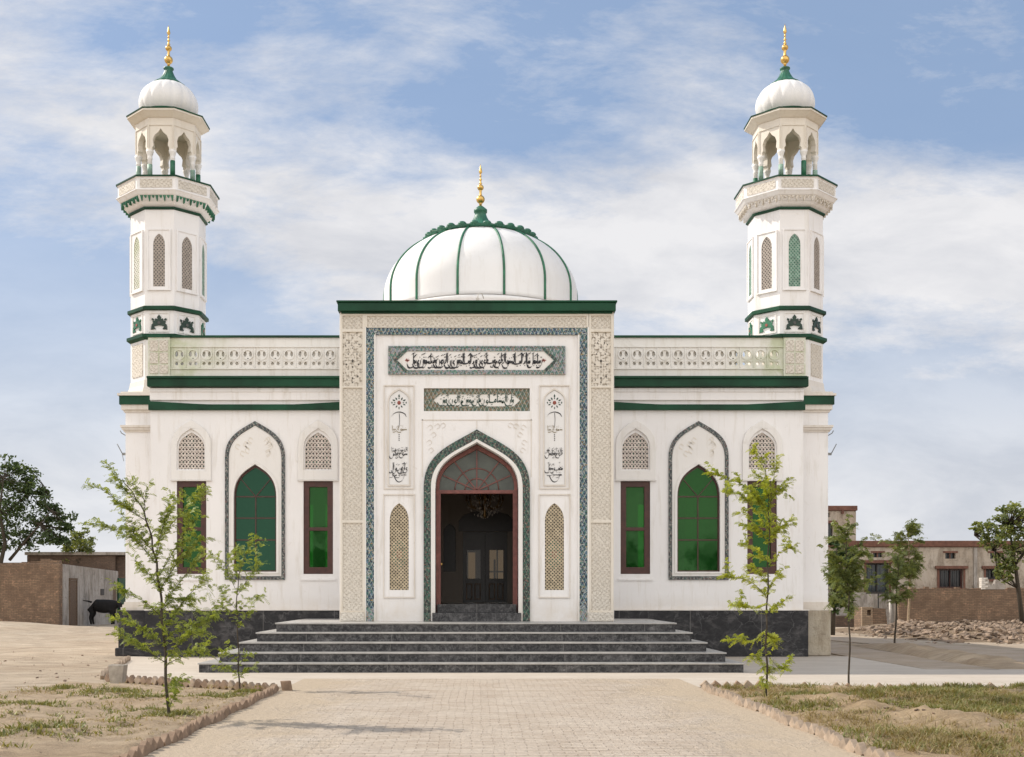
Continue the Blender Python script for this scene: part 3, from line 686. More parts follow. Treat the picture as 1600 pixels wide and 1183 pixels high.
# banner with the long inscription
def hexpts(x0, x1, z0, z1, tip): zc = (z0+z1)/2; return [(x0+tip, z0), (x1-tip, z0), (x1, zc), (x1-tip, z1), (x0+tip, z1), (x0, zc)]
bx0, bx1, bz0, bz1 = -2.06, 2.06, PZ(585), PZ(540.5)
m = MB(); m.slab(rect(bx0, bx1, bz0, bz1), [rect(bx0+.04, bx1-.04, bz0+.035, bz1-.035)], PY+.0, PY+.049); bn = m.build('inscription_panel', 'mosaic_panel', pw, label='long inscription panel over the entrance in black script on white')
m = MB(); m.slab(rect(bx0+.04, bx1-.04, bz0+.035, bz1-.035), [hexpts(bx0+.20, bx1-.26, bz0+.105, bz1-.12, .24)], PY+.012, PY+.047); m.build('border', 'mosaic_panel', bn)
for s in (0, 1):
    m = MB(); zc = (bz0+bz1)/2; xx = bx0+.16 if s == 0 else bx1-.22; k = 1 if s == 0 else -1
    for zz in (bz0+.05, bz1-.05): nib(m, [(xx+k*.29, zz), (xx+k*.14, (zz+zc)/2), (xx, zc)], .10, PY+.006, R(0))
    m.build('chevron', 'mosaic_green', bn)
m = MB(); m.slab(hexpts(bx0+.20, bx1-.26, bz0+.105, bz1-.12, .24), [], PY+.03, PY+.046); m.build('field', 'white_frame', bn)
m = MB(); T1 = 'rbna tqbl mna ank ant alsmy alelym wtb ely yn wr nk ant altwwn yrn alrHyn wqr nlsw wn ry nwl'
tr_ = {'t': 'b', 'q': 'q', 'A': 'A'}
def enc(t):
    out = ''
    prev = ' '
    for i, ch in enumerate(t):
        if ch == 't': ch = 'b'
        if ch == 'a' and prev in ' rwaA': ch = 'A'
        nxt = t[i+1] if i+1 < len(t) else ' '
        if nxt == ' ' and ch in 'lbmy': ch = {'l': 'L', 'b': 'B', 'm': 'M', 'y': 'y'}[ch]
        if ch == 'n' and nxt != ' ': ch = 'b'
        out += ch; prev = ch
    return out
write(m, enc(T1), bx0+.52, bx1-.54, bz0+.262, .235, PY+.022, .070, 5); m.build('script', 'ink', bn)
m = MB()
for xx in (bx0+.44, bx1-.50):
    for a in range(6): nib(m, [(xx, zc), (xx+.05*math.cos(a), zc+.04*math.sin(a))], .03, PY+.022)
m.build('rosette', 'rosette_red', bn)
# smaller recessed inscription
cx0, cx1, cz0, cz1 = -1.235, 1.235, PZ(642), PZ(606)
m = MB(); m.slab(rect(cx0, cx1, cz0, cz1), [hexpts(cx0+.22, cx1-.22, cz0+.12, cz1-.13, .16)], PY+.10, PY+.14); bn = m.build('inscription_panel', 'mosaic_brown', pw, label='short recessed inscription panel just above the door arch')
m = MB(); m.slab(hexpts(cx0+.22, cx1-.22, cz0+.12, cz1-.13, .16), [], PY+.115, PY+.138); m.build('field', 'parapet_plaster', bn)
m = MB(); write(m, enc('wan almsaHd llh fla tdewa me allh aHda wqwmw'), cx0+.40, cx1-.40, cz0+.205, .16, PY+.108, .050, 9) if False else write(m, enc('wan almsaHb lyn fln tbwwn mr alyn rHwn'.replace('f', 'q').replace('d', 'b')), cx0+.37, cx1-.37, cz0+.215, .185, PY+.108, .076, 9)
m.build('script', 'ink_green', bn)
# vertical script panels and tall lattices beside the door
for s in (-1, 1):
    c0 = s*1.81
    m = MB(); m.slab(rect(c0-.36, c0+.36, PZ(764), PZ(601)), [rect(c0-.335, c0+.335, PZ(762), PZ(603))], PY+.02, PY+.048)
    m.slab(arch(.265, PZ(759), PZ(628), PZ(606), c0, 8, .6, .5), [arch(.235, PZ(757), PZ(628), PZ(609), c0, 8, .6, .5)], PY+.01, PY+.049)
    m.slab(rect(c0-.37, c0+.37, PZ(934.5), PZ(771.5)), [rect(c0-.345, c0+.345, PZ(932.5), PZ(773.5))], PY+.02, PY+.048)
    vp = m.build('panel_frame', 'moulding', pw)
    m = MB(); m.slab(arch(.232, PZ(756.8), PZ(628), PZ(609.5), c0, 8, .6, .5), [], PY+.03, PY+.049); m.build('field', 'dome_white', vp)
    m = MB(); zf = PZ(629)
    def leaf(x_, z_, t, l_, w_):
        ux, uz = math.cos(t), math.sin(t); y2 = PY+.024
        m.add([(x_-ux*l_, y2, z_-uz*l_), (x_+uz*w_, y2, z_-ux*w_), (x_+ux*l_, y2, z_+uz*l_), (x_-uz*w_, y2, z_+ux*w_)], [(0, 1, 2, 3)])
    for (dx, dz, t, l_, w_) in ((0, .155, 90, .045, .022), (.065, .09, 60, .04, .02), (-.065, .09, 120, .04, .02), (.12, .055, 25, .042, .02), (-.12, .055, 155, .042, .02), (.165, .0, 80, .03, .016), (-.165, .0, 100, .03, .016),
                            (.12, -.045, -20, .036, .017), (-.12, -.045, 200, .036, .017), (.06, -.09, -60, .036, .017), (-.06, -.09, 240, .036, .017), (0, -.125, 90, .035, .015), (.10, .0, 0, .025, .012), (-.10, .0, 0, .025, .012), (0, .10, 90, .02, .015)): leaf(c0+dx, zf+dz, R(t), l_, w_)
    m.build('flower', 'ink_green', vp)
    m = MB(); m.ball((c0, PY+.03, zf), .042, 1.1); m.build('flower_heart', 'rosette_red', vp)
    m = MB(); y_ = PY+.022
    nib(m, [(c0-.18, PZ(651)), (c0-.12, PZ(646)), (c0, PZ(643.5)), (c0+.12, PZ(646)), (c0+.17, PZ(651))], .022, y_)
    nib(m, [(c0, PZ(645)), (c0+.012, PZ(655)), (c0, PZ(668))], .02, y_); 
    for k in range(4): nib(m, [(c0-.008, PZ(678+3*k)), (c0+.008, PZ(679.4+3*k))], .02, y_)
    write(m, enc('smye rbna mn') if s < 0 else enc('elym wbHsn'), c0-.19, c0+.19, PZ(711), .155, y_, .052, 11+s)
    write(m, enc('alrHyn qmba') if s < 0 else enc('bnryl mn hw'), c0-.19, c0+.19, PZ(705)-.0, .10, y_, .045, 15+s)
    write(m, enc('ya rHyb bn al') if s < 0 else enc('mHmb rswl'), c0-.19, c0+.19, PZ(734), .17, y_, .052, 21+s)
    write(m, enc('slay mnw') if s < 0 else enc('hwsm ab'), c0-.17, c0+.17, PZ(743), .11, y_, .045, 27+s)
    nib(m, [(c0-.13, PZ(742)), (c0-.07, PZ(750)), (c0, PZ(753)), (c0+.08, PZ(750)), (c0+.13, PZ(741))], .022, y_)
    m.build('script', 'ink', vp)
    m = MB(); write(m, enc('smya rbna'), c0-.18, c0+.18, PZ(672), .11, y_, .052, 31+s); m.build('gold_script', 'gold_ink', vp)
    m = MB(); lattice(m, c0-.24, c0+.24, PZ(924), PZ(784), PY+.085, .082, .026, 1.0)
    l = m.build('lattice', 'amber_lattice', pw)
    m = MB(); m.box(c0-.25, c0+.25, PY+.125, PY+.14, PZ(925), PZ(783)); m.build('backing', 'backing_dark', l)
    m = MB(); zc2 = PZ(866)
    m.slab([(c0+.19*math.cos(t), zc2+.34*math.sin(t)) for t in [2*math.pi*k/16 for k in range(16)]], [], PY+.118, PY+.124); m.build('green_medallion', 'backing_green', l)
    m = MB(); m.slab([(c0+.07*math.cos(t), zc2+.09*math.sin(t)) for t in [2*math.pi*k/10 for k in range(10)]], [], PY+.112, PY+.117); m.build('red_medallion', 'rosette_red', l)
# incised panel and spandrel scrolls
m = MB(); a, b_ = -1.28, 1.28
m.box(a, b_, PY+.038, PY+.0495, PZ(656.5), PZ(655)); m.box(a, a+.022, PY+.038, PY+.0495, PZ(745), PZ(655)); m.box(b_-.022, b_, PY+.038, PY+.0495, PZ(745), PZ(655))
m.box(-.008, .008, PY+.036, PY+.0495, PZ(670), PZ(656))
for s in (-1, 1):
    for (px_, pz_) in ((1.1, .25), (.93, .22), (1.02, .42), (1.12, .6), (.8, .2), (1.08, .78)):
        x_, z_ = s*px_, PZ(655)-pz_; nib(m, [(x_, z_), (x_-s*.07, z_+.05), (x_-s*.02, z_+.12), (x_+s*.06, z_+.06)], .02, PY+.04)
m.build('incised_panel', 'moulding', pw)
m = MB(); m.slab(arch(HW, Z0+.004, ZS, ZA, 0, 18, .6, .5), [arch(HW-.165, Z0+.003, ZS, ZA-.22, 0, 18, .6, .5)], PY+.0, PY+.049); m.build('arch_mosaic', 'mosaic_green', pw)
m = MB(); m.slab(arch(HW-.17, Z0+.005, ZS, ZA-.226, 0, 18, .6, .5), [arch(HW-.27, Z0+.002, ZS, PZ(691), 0, 18, .6, .5)], PY-.03, PY+.3); m.build('arch_moulding', 'white_frame', pw, bevel=.012)
# door frame with fanlight
y1 = PY+.34
zt = PZ(766)
IN = HW-.275
m = MB(); m.slab(arch(IN, 1.10, ZS, PZ(691.5), 0, 16, .6, .5), [arch(IN-.08, zt+.035, ZS+.02, PZ(699), 0, 16, .6, .5), rect(-IN+.11, IN-.11, 1.11, zt-.05)], y1, y1+.12)
df = m.build('door_frame', 'door_red', mosque, bevel=.008)
m = MB(); zb = zt+.03
for a in (24, 52, 90, 128, 156):
    L = {24: .86, 52: .94, 90: 1.0, 128: .94, 156: .86}[a]; d = Vector((math.cos(R(a)), 0, math.sin(R(a))))
    m.obox(Vector((0, y1+.06, zb))+d*L/2, (L, .03, .026), Matrix.Rotation(-R(a), 3, 'Y'))
for r in (.28, .52):
    m.tube([(r*math.cos(R(a)), y1+.06, zb+r*math.sin(R(a))) for a in range(2, 179, 8)], .012, 6)
m.build('fanlight_bars', 'door_red', df)
m = MB(); m.slab(arch(IN-.07, zt+.03, ZS+.02, PZ(698), 0, 16, .6, .5), [], y1+.075, y1+.081); m.build('fanlight_pane', 'fan_glass', df)
m = MB(); m.box(-IN+.02, -IN+.045, y1+.2, y1+.95, 1.4, zt-.06); m.box(IN-.045, IN-.02, y1+.2, y1+.95, 1.4, zt-.06); m.build('door_leaf', 'door_red', df, bevel=.005)
m = MB(); m.ball((-IN+.10, y1+.8, 2.35), .035); m.box(-IN+.045, -IN+.07, y1+.78, y1+.82, 2.05, 2.5); m.build('handle', 'gold', df)
# two marble threshold steps
m = MB(); m.box(-1.03, 1.03, PY-.10, PY+.335, Z0+.001, Z0+.20); th = m.build('threshold_step', 'step_marble', mosque, bevel=.006)
m = MB(); m.box(-.93, .93, PY+.2, PY+.62, Z0+.202, 1.385); m.build('threshold_step', 'step_marble', mosque, bevel=.006)
m = MB(); m.box(-2.89, 2.89, PY+.621, 31.59, 1.2, 1.38); m.build('porch_floor', 'tread_marble', mosque)
# porch room
m = MB(); m.box(-2.89, -2.82, PY+.56, 31.5, 1.39, 5.6); m.box(2.82, 2.89, PY+.56, 31.5, 1.39, 5.6); m.box(-2.81, 2.81, PY+.56, 31.3, 5.45, 5.6)
BW = 31.3
m.slab(rect(-2.81, 2.81, 1.39, 5.449), [rect(-.38, .83, 1.40, 3.32), [(-.50, 3.33), (1.03, 3.33), (1.03, 3.62), (.85, 3.80), (.55, 3.88), (0, 3.88), (-.33, 3.80), (-.50, 3.62)], arch(.17, 2.24, 3.30, 3.55, -.74, 6)], BW, BW+.25)
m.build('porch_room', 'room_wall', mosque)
for q_ in ((-.55, 1.1, 3.331, 3.95), (-.95, -.52, 2.2, 3.6)):
    m = MB(); m.box(q_[0], q_[1], BW+.12, BW+.2, q_[2], q_[3]); m.build('niche', 'dark_wood', mosque)
for (x0_, x1_) in ((-.392, .2245), (.2255, .842)):
    m = MB(); xm = (x0_+x1_)/2
    m.slab(rect(x0_, x1_, 1.395, 3.325), [rect(x0_+.12, x1_-.12, 2.05, 2.83)], BW+.06, BW+.11)
    dl = m.build('inner_door', 'dark_wood', mosque, bevel=.006)
    m = MB(); m.box(x0_+.11, x1_-.11, BW+.085, BW+.09, 2.03, 2.85); m.build('pane', 'clear_glass', dl)
    m = MB()
    for q in (x0_+.10, xm+.02): m.slab(rect(q, q+.17, 1.48, 1.92), [rect(q+.03, q+.14, 1.51, 1.89)], BW+.03, BW+.049)
    m.build('raised_panel', 'wood_old', dl)
# front stairs
ends = [(-5.74, 5.51, 23.8), (-5.40, 5.22, 24.2), (-5.06, 4.90, 24.6), (-4.77, 4.66, 25.0), (-4.42, 4.38, 25.4)]
for i, (xa, xb, yy) in enumerate(ends):
    z0_, z1_ = i*.198, (i+1)*.198
    m = MB(); m.box(xa, xb, yy, D0-.062, z0_+(.001 if i else 0), z1_-.032)
    st = m.build('step', 'step_marble', mosque)
    m = MB(); m.box(xa-.025, xb+.025, yy-.028, D0-.061, z1_-.031, z1_); m.build('tread', 'tread_marble', st, bevel=.006)
# central dome
DX, DY, DZ = .12, 37.0, 11.1
NR = 14
def gore(a, z): 
    t = ((a/(2*math.pi)*NR) % 1.0); return 1-.009*(1-math.sin(math.pi*t))**2
prof = [(3.15, 7.25), (3.16, 10.3), (3.20, 10.32), (3.20, 10.42), (3.0, 10.48)]
m = MB(); m.lathe(prof, 56, (DX, DY, 0)); dr = m.build('dome_drum', 'dome_white', mosque)
ph0 = math.pi/2
def dprof(t):   # t 0..1 from base to crown
    a = R(-18)+t*R(105); return (3.10*(math.cos(a) if a > 0 else 1), DZ+(2.14 if a > 0 else 2.0)*math.sin(a))
pr = [dprof(i/30) for i in range(31)]
m = MB(); m.lathe(pr, NR*10, (DX, DY, 0), rf=gore, ph=0); dm = m.build('dome', 'dome_white', mosque)
for k in range(NR):
    a = 2*math.pi*k/NR   # ribs lie in the creases
    m = MB(); m.tube([(DX+.998*r*math.cos(a), DY+.998*r*math.sin(a), z) for r, z in pr[0:29]], [.038]*24+[.032]*5, 8); m.build('rib', 'green_light', dm)
cz = DZ+2.30
def petal(a, z): return 1+(.05*abs(math.sin(a*14)) if z < DZ+1.95 else .02*abs(math.sin(a*14)))
m = MB()
cp = [(r_, z_+DZ-.17) for r_, z_ in ((1.50, 1.96), (1.68, 1.97), (1.76, 2.05), (1.50, 2.13), (1.05, 2.24), (.74, 2.33), (.48, 2.45), (.30, 2.62), (.20, 2.82), (.17, 2.92), (.21, 2.96), (.21, 3.04), (.12, 3.12), (.07, 3.16))]
m.lathe(cp, 112, (DX, DY, 0), rf=petal)
for k in range(28):
    a = 2*math.pi*(k+.5)/28; m.ball((DX+1.72*math.cos(a), DY+1.72*math.sin(a), DZ+1.90), .135, .62, 8)
m.build('dome_crown', 'green_crown', dm)
def finial(mb, x, y, z, s):
    p = [(.05, 0), (.045, .1), (.06, .12)]+[(.145*math.sin(t)+.0, .12+.14+-.14*math.cos(t)) for t in [R(20+14*i) for i in range(11)]]+[(.05, .42), (.04, .46), (.045, .56)]
    p += [(.11*math.sin(t), .66-.10*math.cos(t)) for t in [R(25+13*i) for i in range(11)]]
    p += [(.035, .78), (.06, .80), (.03, .83), (.028, .9), (.055, .93), (.025, .96), (.022, 1.03), (.045, 1.05), (.02, 1.08), (.025, 1.12), (.06, 1.18), (.05, 1.24), (.02, 1.36), (.003, 1.46)]
    mb.lathe([(r*s, q*s) for r, q in p], 16, (x, y, z))
m = MB(); finial(m, DX, DY, DZ+2.96, .95); m.build('finial', 'gold', dm)
m = MB(); m.box(-.02, .06, PY-.05, PY+.1, 8.421, 8.50); m.tube([(0.02, PY, 8.49), (.03, PY, 8.6), (.12, PY, 8.62), (.16, PY, 8.5)], .012); m.build('spotlight_bracket', 'whitish_stone', pw)

# ---- minarets
def minaret(sg):
    ax, ay = sg*8.40, 31.4
    O = Vector((ax, ay, 0)); a = .92
    def mb():
        q = MB(); q.M = Matrix.Translation(O); return q
    A = .90
    m = mb(); m.box(-A, A, -A, A, 1.2, 6.62)
    m.octa([(a, 7.28), (a, 8.36)])
    m.octa([(.9, 8.36), (a, 8.37), (a, 11.85)])
    mi = m.build('minaret', 'white_plaster', mosque, org=O)
    def sq(q, hw, z0, z1): q.box(-hw, hw, -hw, hw, z0, z1)
    for grp in (((1.0, 1.201, 1.281), (.965, 1.28, 1.351), (.93, 1.35, 1.42)), ((.94, 5.92, 5.972), (.98, 5.97, 6.032), (1.01, 6.03, 6.09)), ((.94, 6.44, 6.502), (.99, 6.50, 6.631)), ((1.07, 6.861, 6.921), (1.0, 6.92, 6.972))):
        m = mb()
        for hw, z0, z1 in grp: sq(m, hw, z0, z1)
        if grp[0][0] == 1.07: m.octa([(1.0, 6.971), (.99, 7.05), (.955, 7.15), (.935, 7.30)])
        m.build('moulding', 'moulding', mi)
    m = mb(); sq(m, 1.03, 6.632, 6.86); m.build('green_band', 'green_paint', mi)
    for prof_ in ([(.935, 8.36), (1.02, 8.42), (1.02, 8.50), (.94, 8.5)], [(.925, 9.13), (1.0, 9.15), (1.0, 9.23), (.93, 9.26)], [(.925, 11.80), (.975, 11.82), (.975, 11.86), (.93, 11.87)]):
        m = mb(); m.octa(prof_); m.build('green_band', 'green_paint', mi)
    # carved base, ornaments, tall lattices on the eight faces
    for k in range(8):
        def face(off=0):
            q = MB(); q.M = Matrix.Translation(O) @ Matrix.Rotation(k*math.pi/4, 4, 'Z') @ Matrix.Translation((0, -a-off, 0)); return q
        q = face(); q.box(-.27, .27, -.02, -.001, 7.42, 8.28); q.build('carved_panel', 'carved_stone', mi)
        q = face(); q.slab(rect(-.27, .27, 8.56, 9.09), [rect(-.24, .24, 8.60, 9.05)], -.02, -.001); q.build('ornament_frame', 'white_frame', mi)
        q = face()
        def fan(cx_, cz_, r_, a0, a1, n_):
            pts = [(cx_, cz_)]
            for jj in range(n_*2+1):
                t = R(a0+(a1-a0)*jj/(n_*2)); rr = r_*(.80 if jj % 2 == 0 else 1.0); pts.append((cx_+rr*math.cos(t), cz_+rr*math.sin(t)))
            return pts
        q.slab(fan(0, 8.74, .205, -12, 192, 7), [], -.032, -.003)
        for s2 in (-1, 1): q.slab([(s2*.09, 8.64), (s2*.215, 8.625), (s2*.20, 8.74), (s2*.15, 8.72)][::s2], [], -.030, -.003)
        q.slab([(.035, 8.90), (.055, 8.95), (0, 9.02), (-.055, 8.95), (-.035, 8.90)], [], -.034, -.003)
        for s2 in (-1, 1): q.slab([(s2*.15, 8.86), (s2*.20, 8.88), (s2*.185, 8.93), (s2*.13, 8.90)][::s2], [], -.030, -.003)
        left_lit = (k in (6, 7, 5)) if sg > 0 else k in (7, 6, 2)  # sunlight on the left faces is put into the ornament colours
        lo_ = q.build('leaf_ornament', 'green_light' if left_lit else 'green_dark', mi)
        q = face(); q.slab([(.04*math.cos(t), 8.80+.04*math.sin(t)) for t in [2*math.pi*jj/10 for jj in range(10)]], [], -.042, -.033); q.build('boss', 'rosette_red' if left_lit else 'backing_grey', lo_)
        q = face(); q.slab(rect(-.31, .31, 9.66, 11.28), [arch(.155, 9.76, 10.85, 11.16, 0, 8, .6, .5)], -.03, -.002)
        q.slab(rect(-.31, .31, 9.66, 11.28), [rect(-.275, .275, 9.69, 11.25)], -.05, -.031)
        fr = q.build('lattice_frame', 'white_plaster', mi)
        q = face(); lattice(q, -.17, .17, 9.74, 11.18, -.016, .10, .032, 1.15, .006)
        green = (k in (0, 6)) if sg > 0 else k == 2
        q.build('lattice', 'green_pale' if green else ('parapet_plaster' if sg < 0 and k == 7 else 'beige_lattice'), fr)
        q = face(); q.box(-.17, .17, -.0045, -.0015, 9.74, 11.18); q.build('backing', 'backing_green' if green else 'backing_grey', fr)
    # balcony
    m = mb(); m.octa([(.93, 11.871), (1.02, 11.93), (1.07, 11.98), (1.11, 12.0)]); m.octa([(1.10, 12.001), (1.16, 12.1), (1.19, 12.12), (1.25, 12.20), (1.27, 12.21), (1.27, 12.23), (1.225, 12.24), (1.225, 12.54), (1.25, 12.55), (1.25, 12.56)])
    ba = m.build('balcony', 'white_plaster', mi)
    m = mb()
    for k in range(8):
        m.M = Matrix.Translation(O) @ Matrix.Rotation(k*math.pi/4, 4, 'Z') @ Matrix.Translation((0, -1.125, 0))
        m2 = 9
        for j in range(m2):
            x = -.45+.90*(j+.5)/m2; w = .044; d = .09 if j % 2 else .17
            m.slab([(x-w, 12.10), (x+w, 12.10), (x+w*.6, 12.06), (x, 12.12-d), (x-w*.6, 12.06)][::-1], [], -.045, .03)
    m.build('stalactite_band', 'green_light' if sg < 0 else 'carved_stone', ba)
    m = mb()
    for k in range(8):
        m.M = Matrix.Translation(O) @ Matrix.Rotation(k*math.pi/4, 4, 'Z') @ Matrix.Translation((0, -1.225, 0)); m.box(-.42, .42, -.015, -.001, 12.28, 12.50)
    m.build('carved_panel', 'carved_stone', ba)
    m = mb(); m.octa([(1.275, 12.561), (1.275, 12.60), (.3, 12.601)]); m.build('balcony_rim', 'green_paint', ba)
    # lantern: columns, arcade, eaves, dome
    RA = .80
    m = mb()
    for k in range(8):
        keep = Matrix.Translation(O) @ Matrix.Rotation(k*math.pi/4, 4, 'Z') @ Matrix.Translation((0, -RA, 0)); m.M = keep
        hwf = RA*math.tan(R(22.5)); out = rect(-hwf, hwf, 13.42, 14.28)
        # open-bottomed arcade face with a cusped arch
        e = .105
        ar = [(-hwf+e, 13.42), (-hwf+e+.0, 13.50), (-hwf+e+.035, 13.54), (-hwf+e+.015, 13.70), (-hwf+e+.06, 13.82), (-.07, 13.90), (0, 14.0), (.07, 13.90), (hwf-e-.06, 13.82), (hwf-e-.015, 13.70), (hwf-e-.035, 13.54), (hwf-e, 13.50), (hwf-e, 13.42)]
        m.slab([(-hwf, 13.42)]+ar+[(hwf, 13.42), (hwf, 14.28), (-hwf, 14.28)], [], -.0, .14)
        m.box(-hwf+.03, hwf-.03, -.02, -.002, 14.08, 14.11); m.box(-hwf+.02, -hwf+.035, -.02, -.002, 13.5, 14.08); m.box(hwf-.035, hwf-.02, -.02, -.002, 13.5, 14.08)
    ar_ = m.build('arcade', 'cream', mi)
    for k in range(8):
        t = R(22.5)+k*math.pi/4; r = (RA-.07)/math.cos(R(22.5))
        c = O+Vector((r*math.cos(t), r*math.sin(t), 0))
        m = MB(); m.lathe([(.066, 12.6), (.060, 13.20), (.072, 13.22), (.060, 13.24), (.068, 13.30), (.095, 13.38), (.105, 13.43)], 12, c); co = m.build('column', 'white_frame', mi)
        m = MB(); m.lathe([(.12, 12.602), (.12, 12.63), (.10, 12.66), (.075, 12.72), (.068, 12.76)], 12, c); m.build('column_base', 'green_paint', co)
        m = MB(); m.lathe([(.0685, 12.76), (.0665, 13.06 if k % 2 else 13.16)], 12, c); m.build('column_band', 'green_light' if k % 3 == 0 else 'green_pale', co)
    m = mb(); m.octa([(.79, 14.281), (.84, 14.30), (.98, 14.40), (1.01, 14.41), (1.01, 14.46), (.8, 14.52), (.70, 14.52)]); ea = m.build('eaves', 'cream', mi)
    m = mb(); m.octa([(1.025, 14.455), (1.03, 14.485), (.95, 14.50), (.75, 14.53)]); m.lathe([(.80, 14.53), (.81, 14.60), (.72, 14.62)], 32); m.build('eaves_rim', 'green_paint', ea)
    m = mb(); m.octa([(.66, 14.2), (.66, 14.28)]); m.build('ceiling', 'cream', mi)
    ng = 16
    m = mb(); pr2 = []
    for i in range(21):
        t = i/20; an = R(-42)+t*R(128); pr2.append((.79*math.cos(an)**.93 if math.cos(an) > 0 else .01, 14.94+(.62 if an > 0 else .60)*math.sin(an)))
    m.lathe(pr2, ng*8, rf=lambda an, z: 1-.035*(1-abs(math.sin(an*ng/2)))**1.5); cd = m.build('cupola', 'dome_white', mi)
    m = mb(); m.lathe([(.36, 15.47), (.42, 15.44), (.44, 15.47), (.33, 15.55), (.22, 15.64), (.15, 15.76), (.11, 15.86), (.10, 15.90), (.13, 15.93), (.13, 15.96), (.05, 16.0)], 64, rf=lambda an, z: 1+.06*abs(math.sin(an*8))); m.build('cupola_crown', 'green_crown', cd)
    m = mb(); finial(m, 0, 0, 15.98, .79 if sg < 0 else .82); m.build('finial', 'gold', cd)
    # flag brackets
    m = MB(); x = sg*9.30; m.box(*sorted((x, x+sg*.22)), 30.9, 30.98, 5.36, 5.42)
    m.tube([(x+sg*.22, 30.94, 5.4), (x+sg*.30, 30.94, 5.55), (x+sg*.36, 30.94, 5.66)], .012); m.build('flag_bracket', 'grey_steel', mi)
    m = MB(); m.tube([(x, 30.94, 5.86), (x+sg*.12, 30.94, 5.88), (x+sg*.24, 30.94, 5.95), (x+sg*.28, 30.94, 6.02)], .012); m.build('flag_hook', 'grey_steel', mi)
    if sg < 0:
        m = MB(); m.tube([(x+sg*.22, 30.94, 5.36), (x+sg*.18, 30.94, 5.2)], .008); m.build('flag_bracket', 'grey_steel', mi)
minaret(-1); minaret(1)

# chandelier
ch = thing('chandelier', 'gold and crystal chandelier hanging inside the dark entrance', 'chandelier', (.20, 29.2, 3.75))
c = Vector((.20, 29.2, 0))
m = MB(); m.tube([(c.x, c.y, 5.45), (c.x, c.y, 4.35)], .015); m.lathe([(.02, 3.55), (.06, 3.6), (.03, 3.7), (.09, 3.85), (.04, 3.95), (.12, 4.08), (.03, 4.2), (.05, 4.32), (.01, 4.4)], 14, c); m.build('stem', 'old_brass', ch)
for tier, (rr, zz, n) in enumerate(((.46, 3.98, 10), (.28, 4.22, 6))):
    for k in range(n):
        t = 2*math.pi*k/n+.2*tier; d = Vector((math.cos(t), math.sin(t), 0))
        m = MB(); m.tube([c+d*r_+Vector((0, 0, z_)) for r_, z_ in ((.03, zz-.1), (rr*.5, zz-.2), (rr*.9, zz-.12), (rr, zz))], .011, 6)
        m.lathe([(.01, 0), (.05, .01), (.02, .03), (.02, .12), (.001, .16)], 8, c+d*rr+Vector((0, 0, zz))); arm = m.build('arm', 'old_brass', ch)
m = MB(); rnd = random.Random(4)
for k in range(150):
    t = rnd.uniform(0, 6.3); r_ = rnd.uniform(.05, .46); z_ = 3.50+.5*r_+rnd.uniform(0, .42); d = Vector((math.cos(t)*r_, math.sin(t)*r_, z_)); e = rnd.uniform(.014, .028)
    m.add([c+d+Vector(q) for q in ((e,0,0),(0,e,0),(-e,0,0),(0,-e,0),(0,0,e*1.7),(0,0,-e*1.7))], [(0,1,4),(1,2,4),(2,3,4),(3,0,4),(1,0,5),(2,1,5),(3,2,5),(0,3,5)])
m.build('crystals', 'crystal', ch)

# ================================================================== GROUND
def nz(x, y, s, amp): return amp*noise.noise(Vector((x*s, y*s, 3.1)))
def sstep(a, b_, x): t = min(1, max(0, (x-a)/(b_-a))); return t*t*(3-2*t)
def gh(x, y):
    k = max(sstep(-7.6, -9.2, x) if x < 0 else 0, sstep(17, 20, x))
    if y > 32: k = max(k, sstep(32, 36, y)) if (x < -9.8) else k
    h = k*(nz(x, y, .35, .10)+nz(x, y, 1.1, .05)-.03)
    # heap of earth at the foot of the brick wall
    h += .45*math.exp(-((x+24)/4)**2-((y-55)/3.2)**2) if x < -12 else 0
    return h-.03
xs = [-1500, -500, -200, -100, -70, -50]+[-42+.5*i for i in range(68)]+[-7.9, 4, 16]+[17+1.0*i for i in range(30)]+[60, 90, 200, 500, 1500]
ys = [-400, -60, -10, 4]+[6+.4*i for i in range(65)]+[32.5+.8*i for i in range(45)]+[70, 80, 100, 160, 400, 1200, 3000]
m = MB(); vs = [(x, y, gh(x, y)) for y in ys for x in xs]; nx = len(xs)
m.add(vs, [(j*nx+i, j*nx+i+1, (j+1)*nx+i+1, (j+1)*nx+i) for j in range(len(ys)-1) for i in range(nx-1)], True)
setting(m.build('ground', 'dirt', fixn=False))
m = MB(); m.slab([(0,0)], [], 0, 1) if False else None
def sheet(name, pts, z, mat, kind='structure', th=.05):
    m = MB(); n = len(pts); m.add([(x, y, z) for x, y in pts]+[(x, y, z-th) for x, y in pts], [tuple(range(n))]+[(i, (i+1) % n, (i+1) % n+n, i+n) for i in range(n)])
    return setting(m.build(name, mat))
sheet('pavement', [(-7.4, 22.6), (-3.4, 20.15), (-3.3, 20.2), (3.9, 20.1), (30, 20.3), (30, 24.4), (9.7, 24.9), (9.7, 30.2), (-9.1, 30.3), (-8.6, 27.5)], 0.0, 'pale_concrete')
sheet('path', [(-3.3, 3), (3.85, 3), (3.85, 20.6), (3.85, 22.0), (-3.3, 22.0)], .006, 'brick_paving')
sheet('side_road', [(9.75, 24.95), (11.25, 24.75), (11.5, 30), (11.8, 36), (11.9, 46), (9.75, 46)], .0, 'road_dust')
sheet('back_path', [(12.9, 24.6), (15.2, 24.6), (15.6, 30), (15.4, 35), (14.6, 42), (13.0, 52), (11.4, 60), (11.9, 46), (13.1, 37)], .004, 'road_dust')
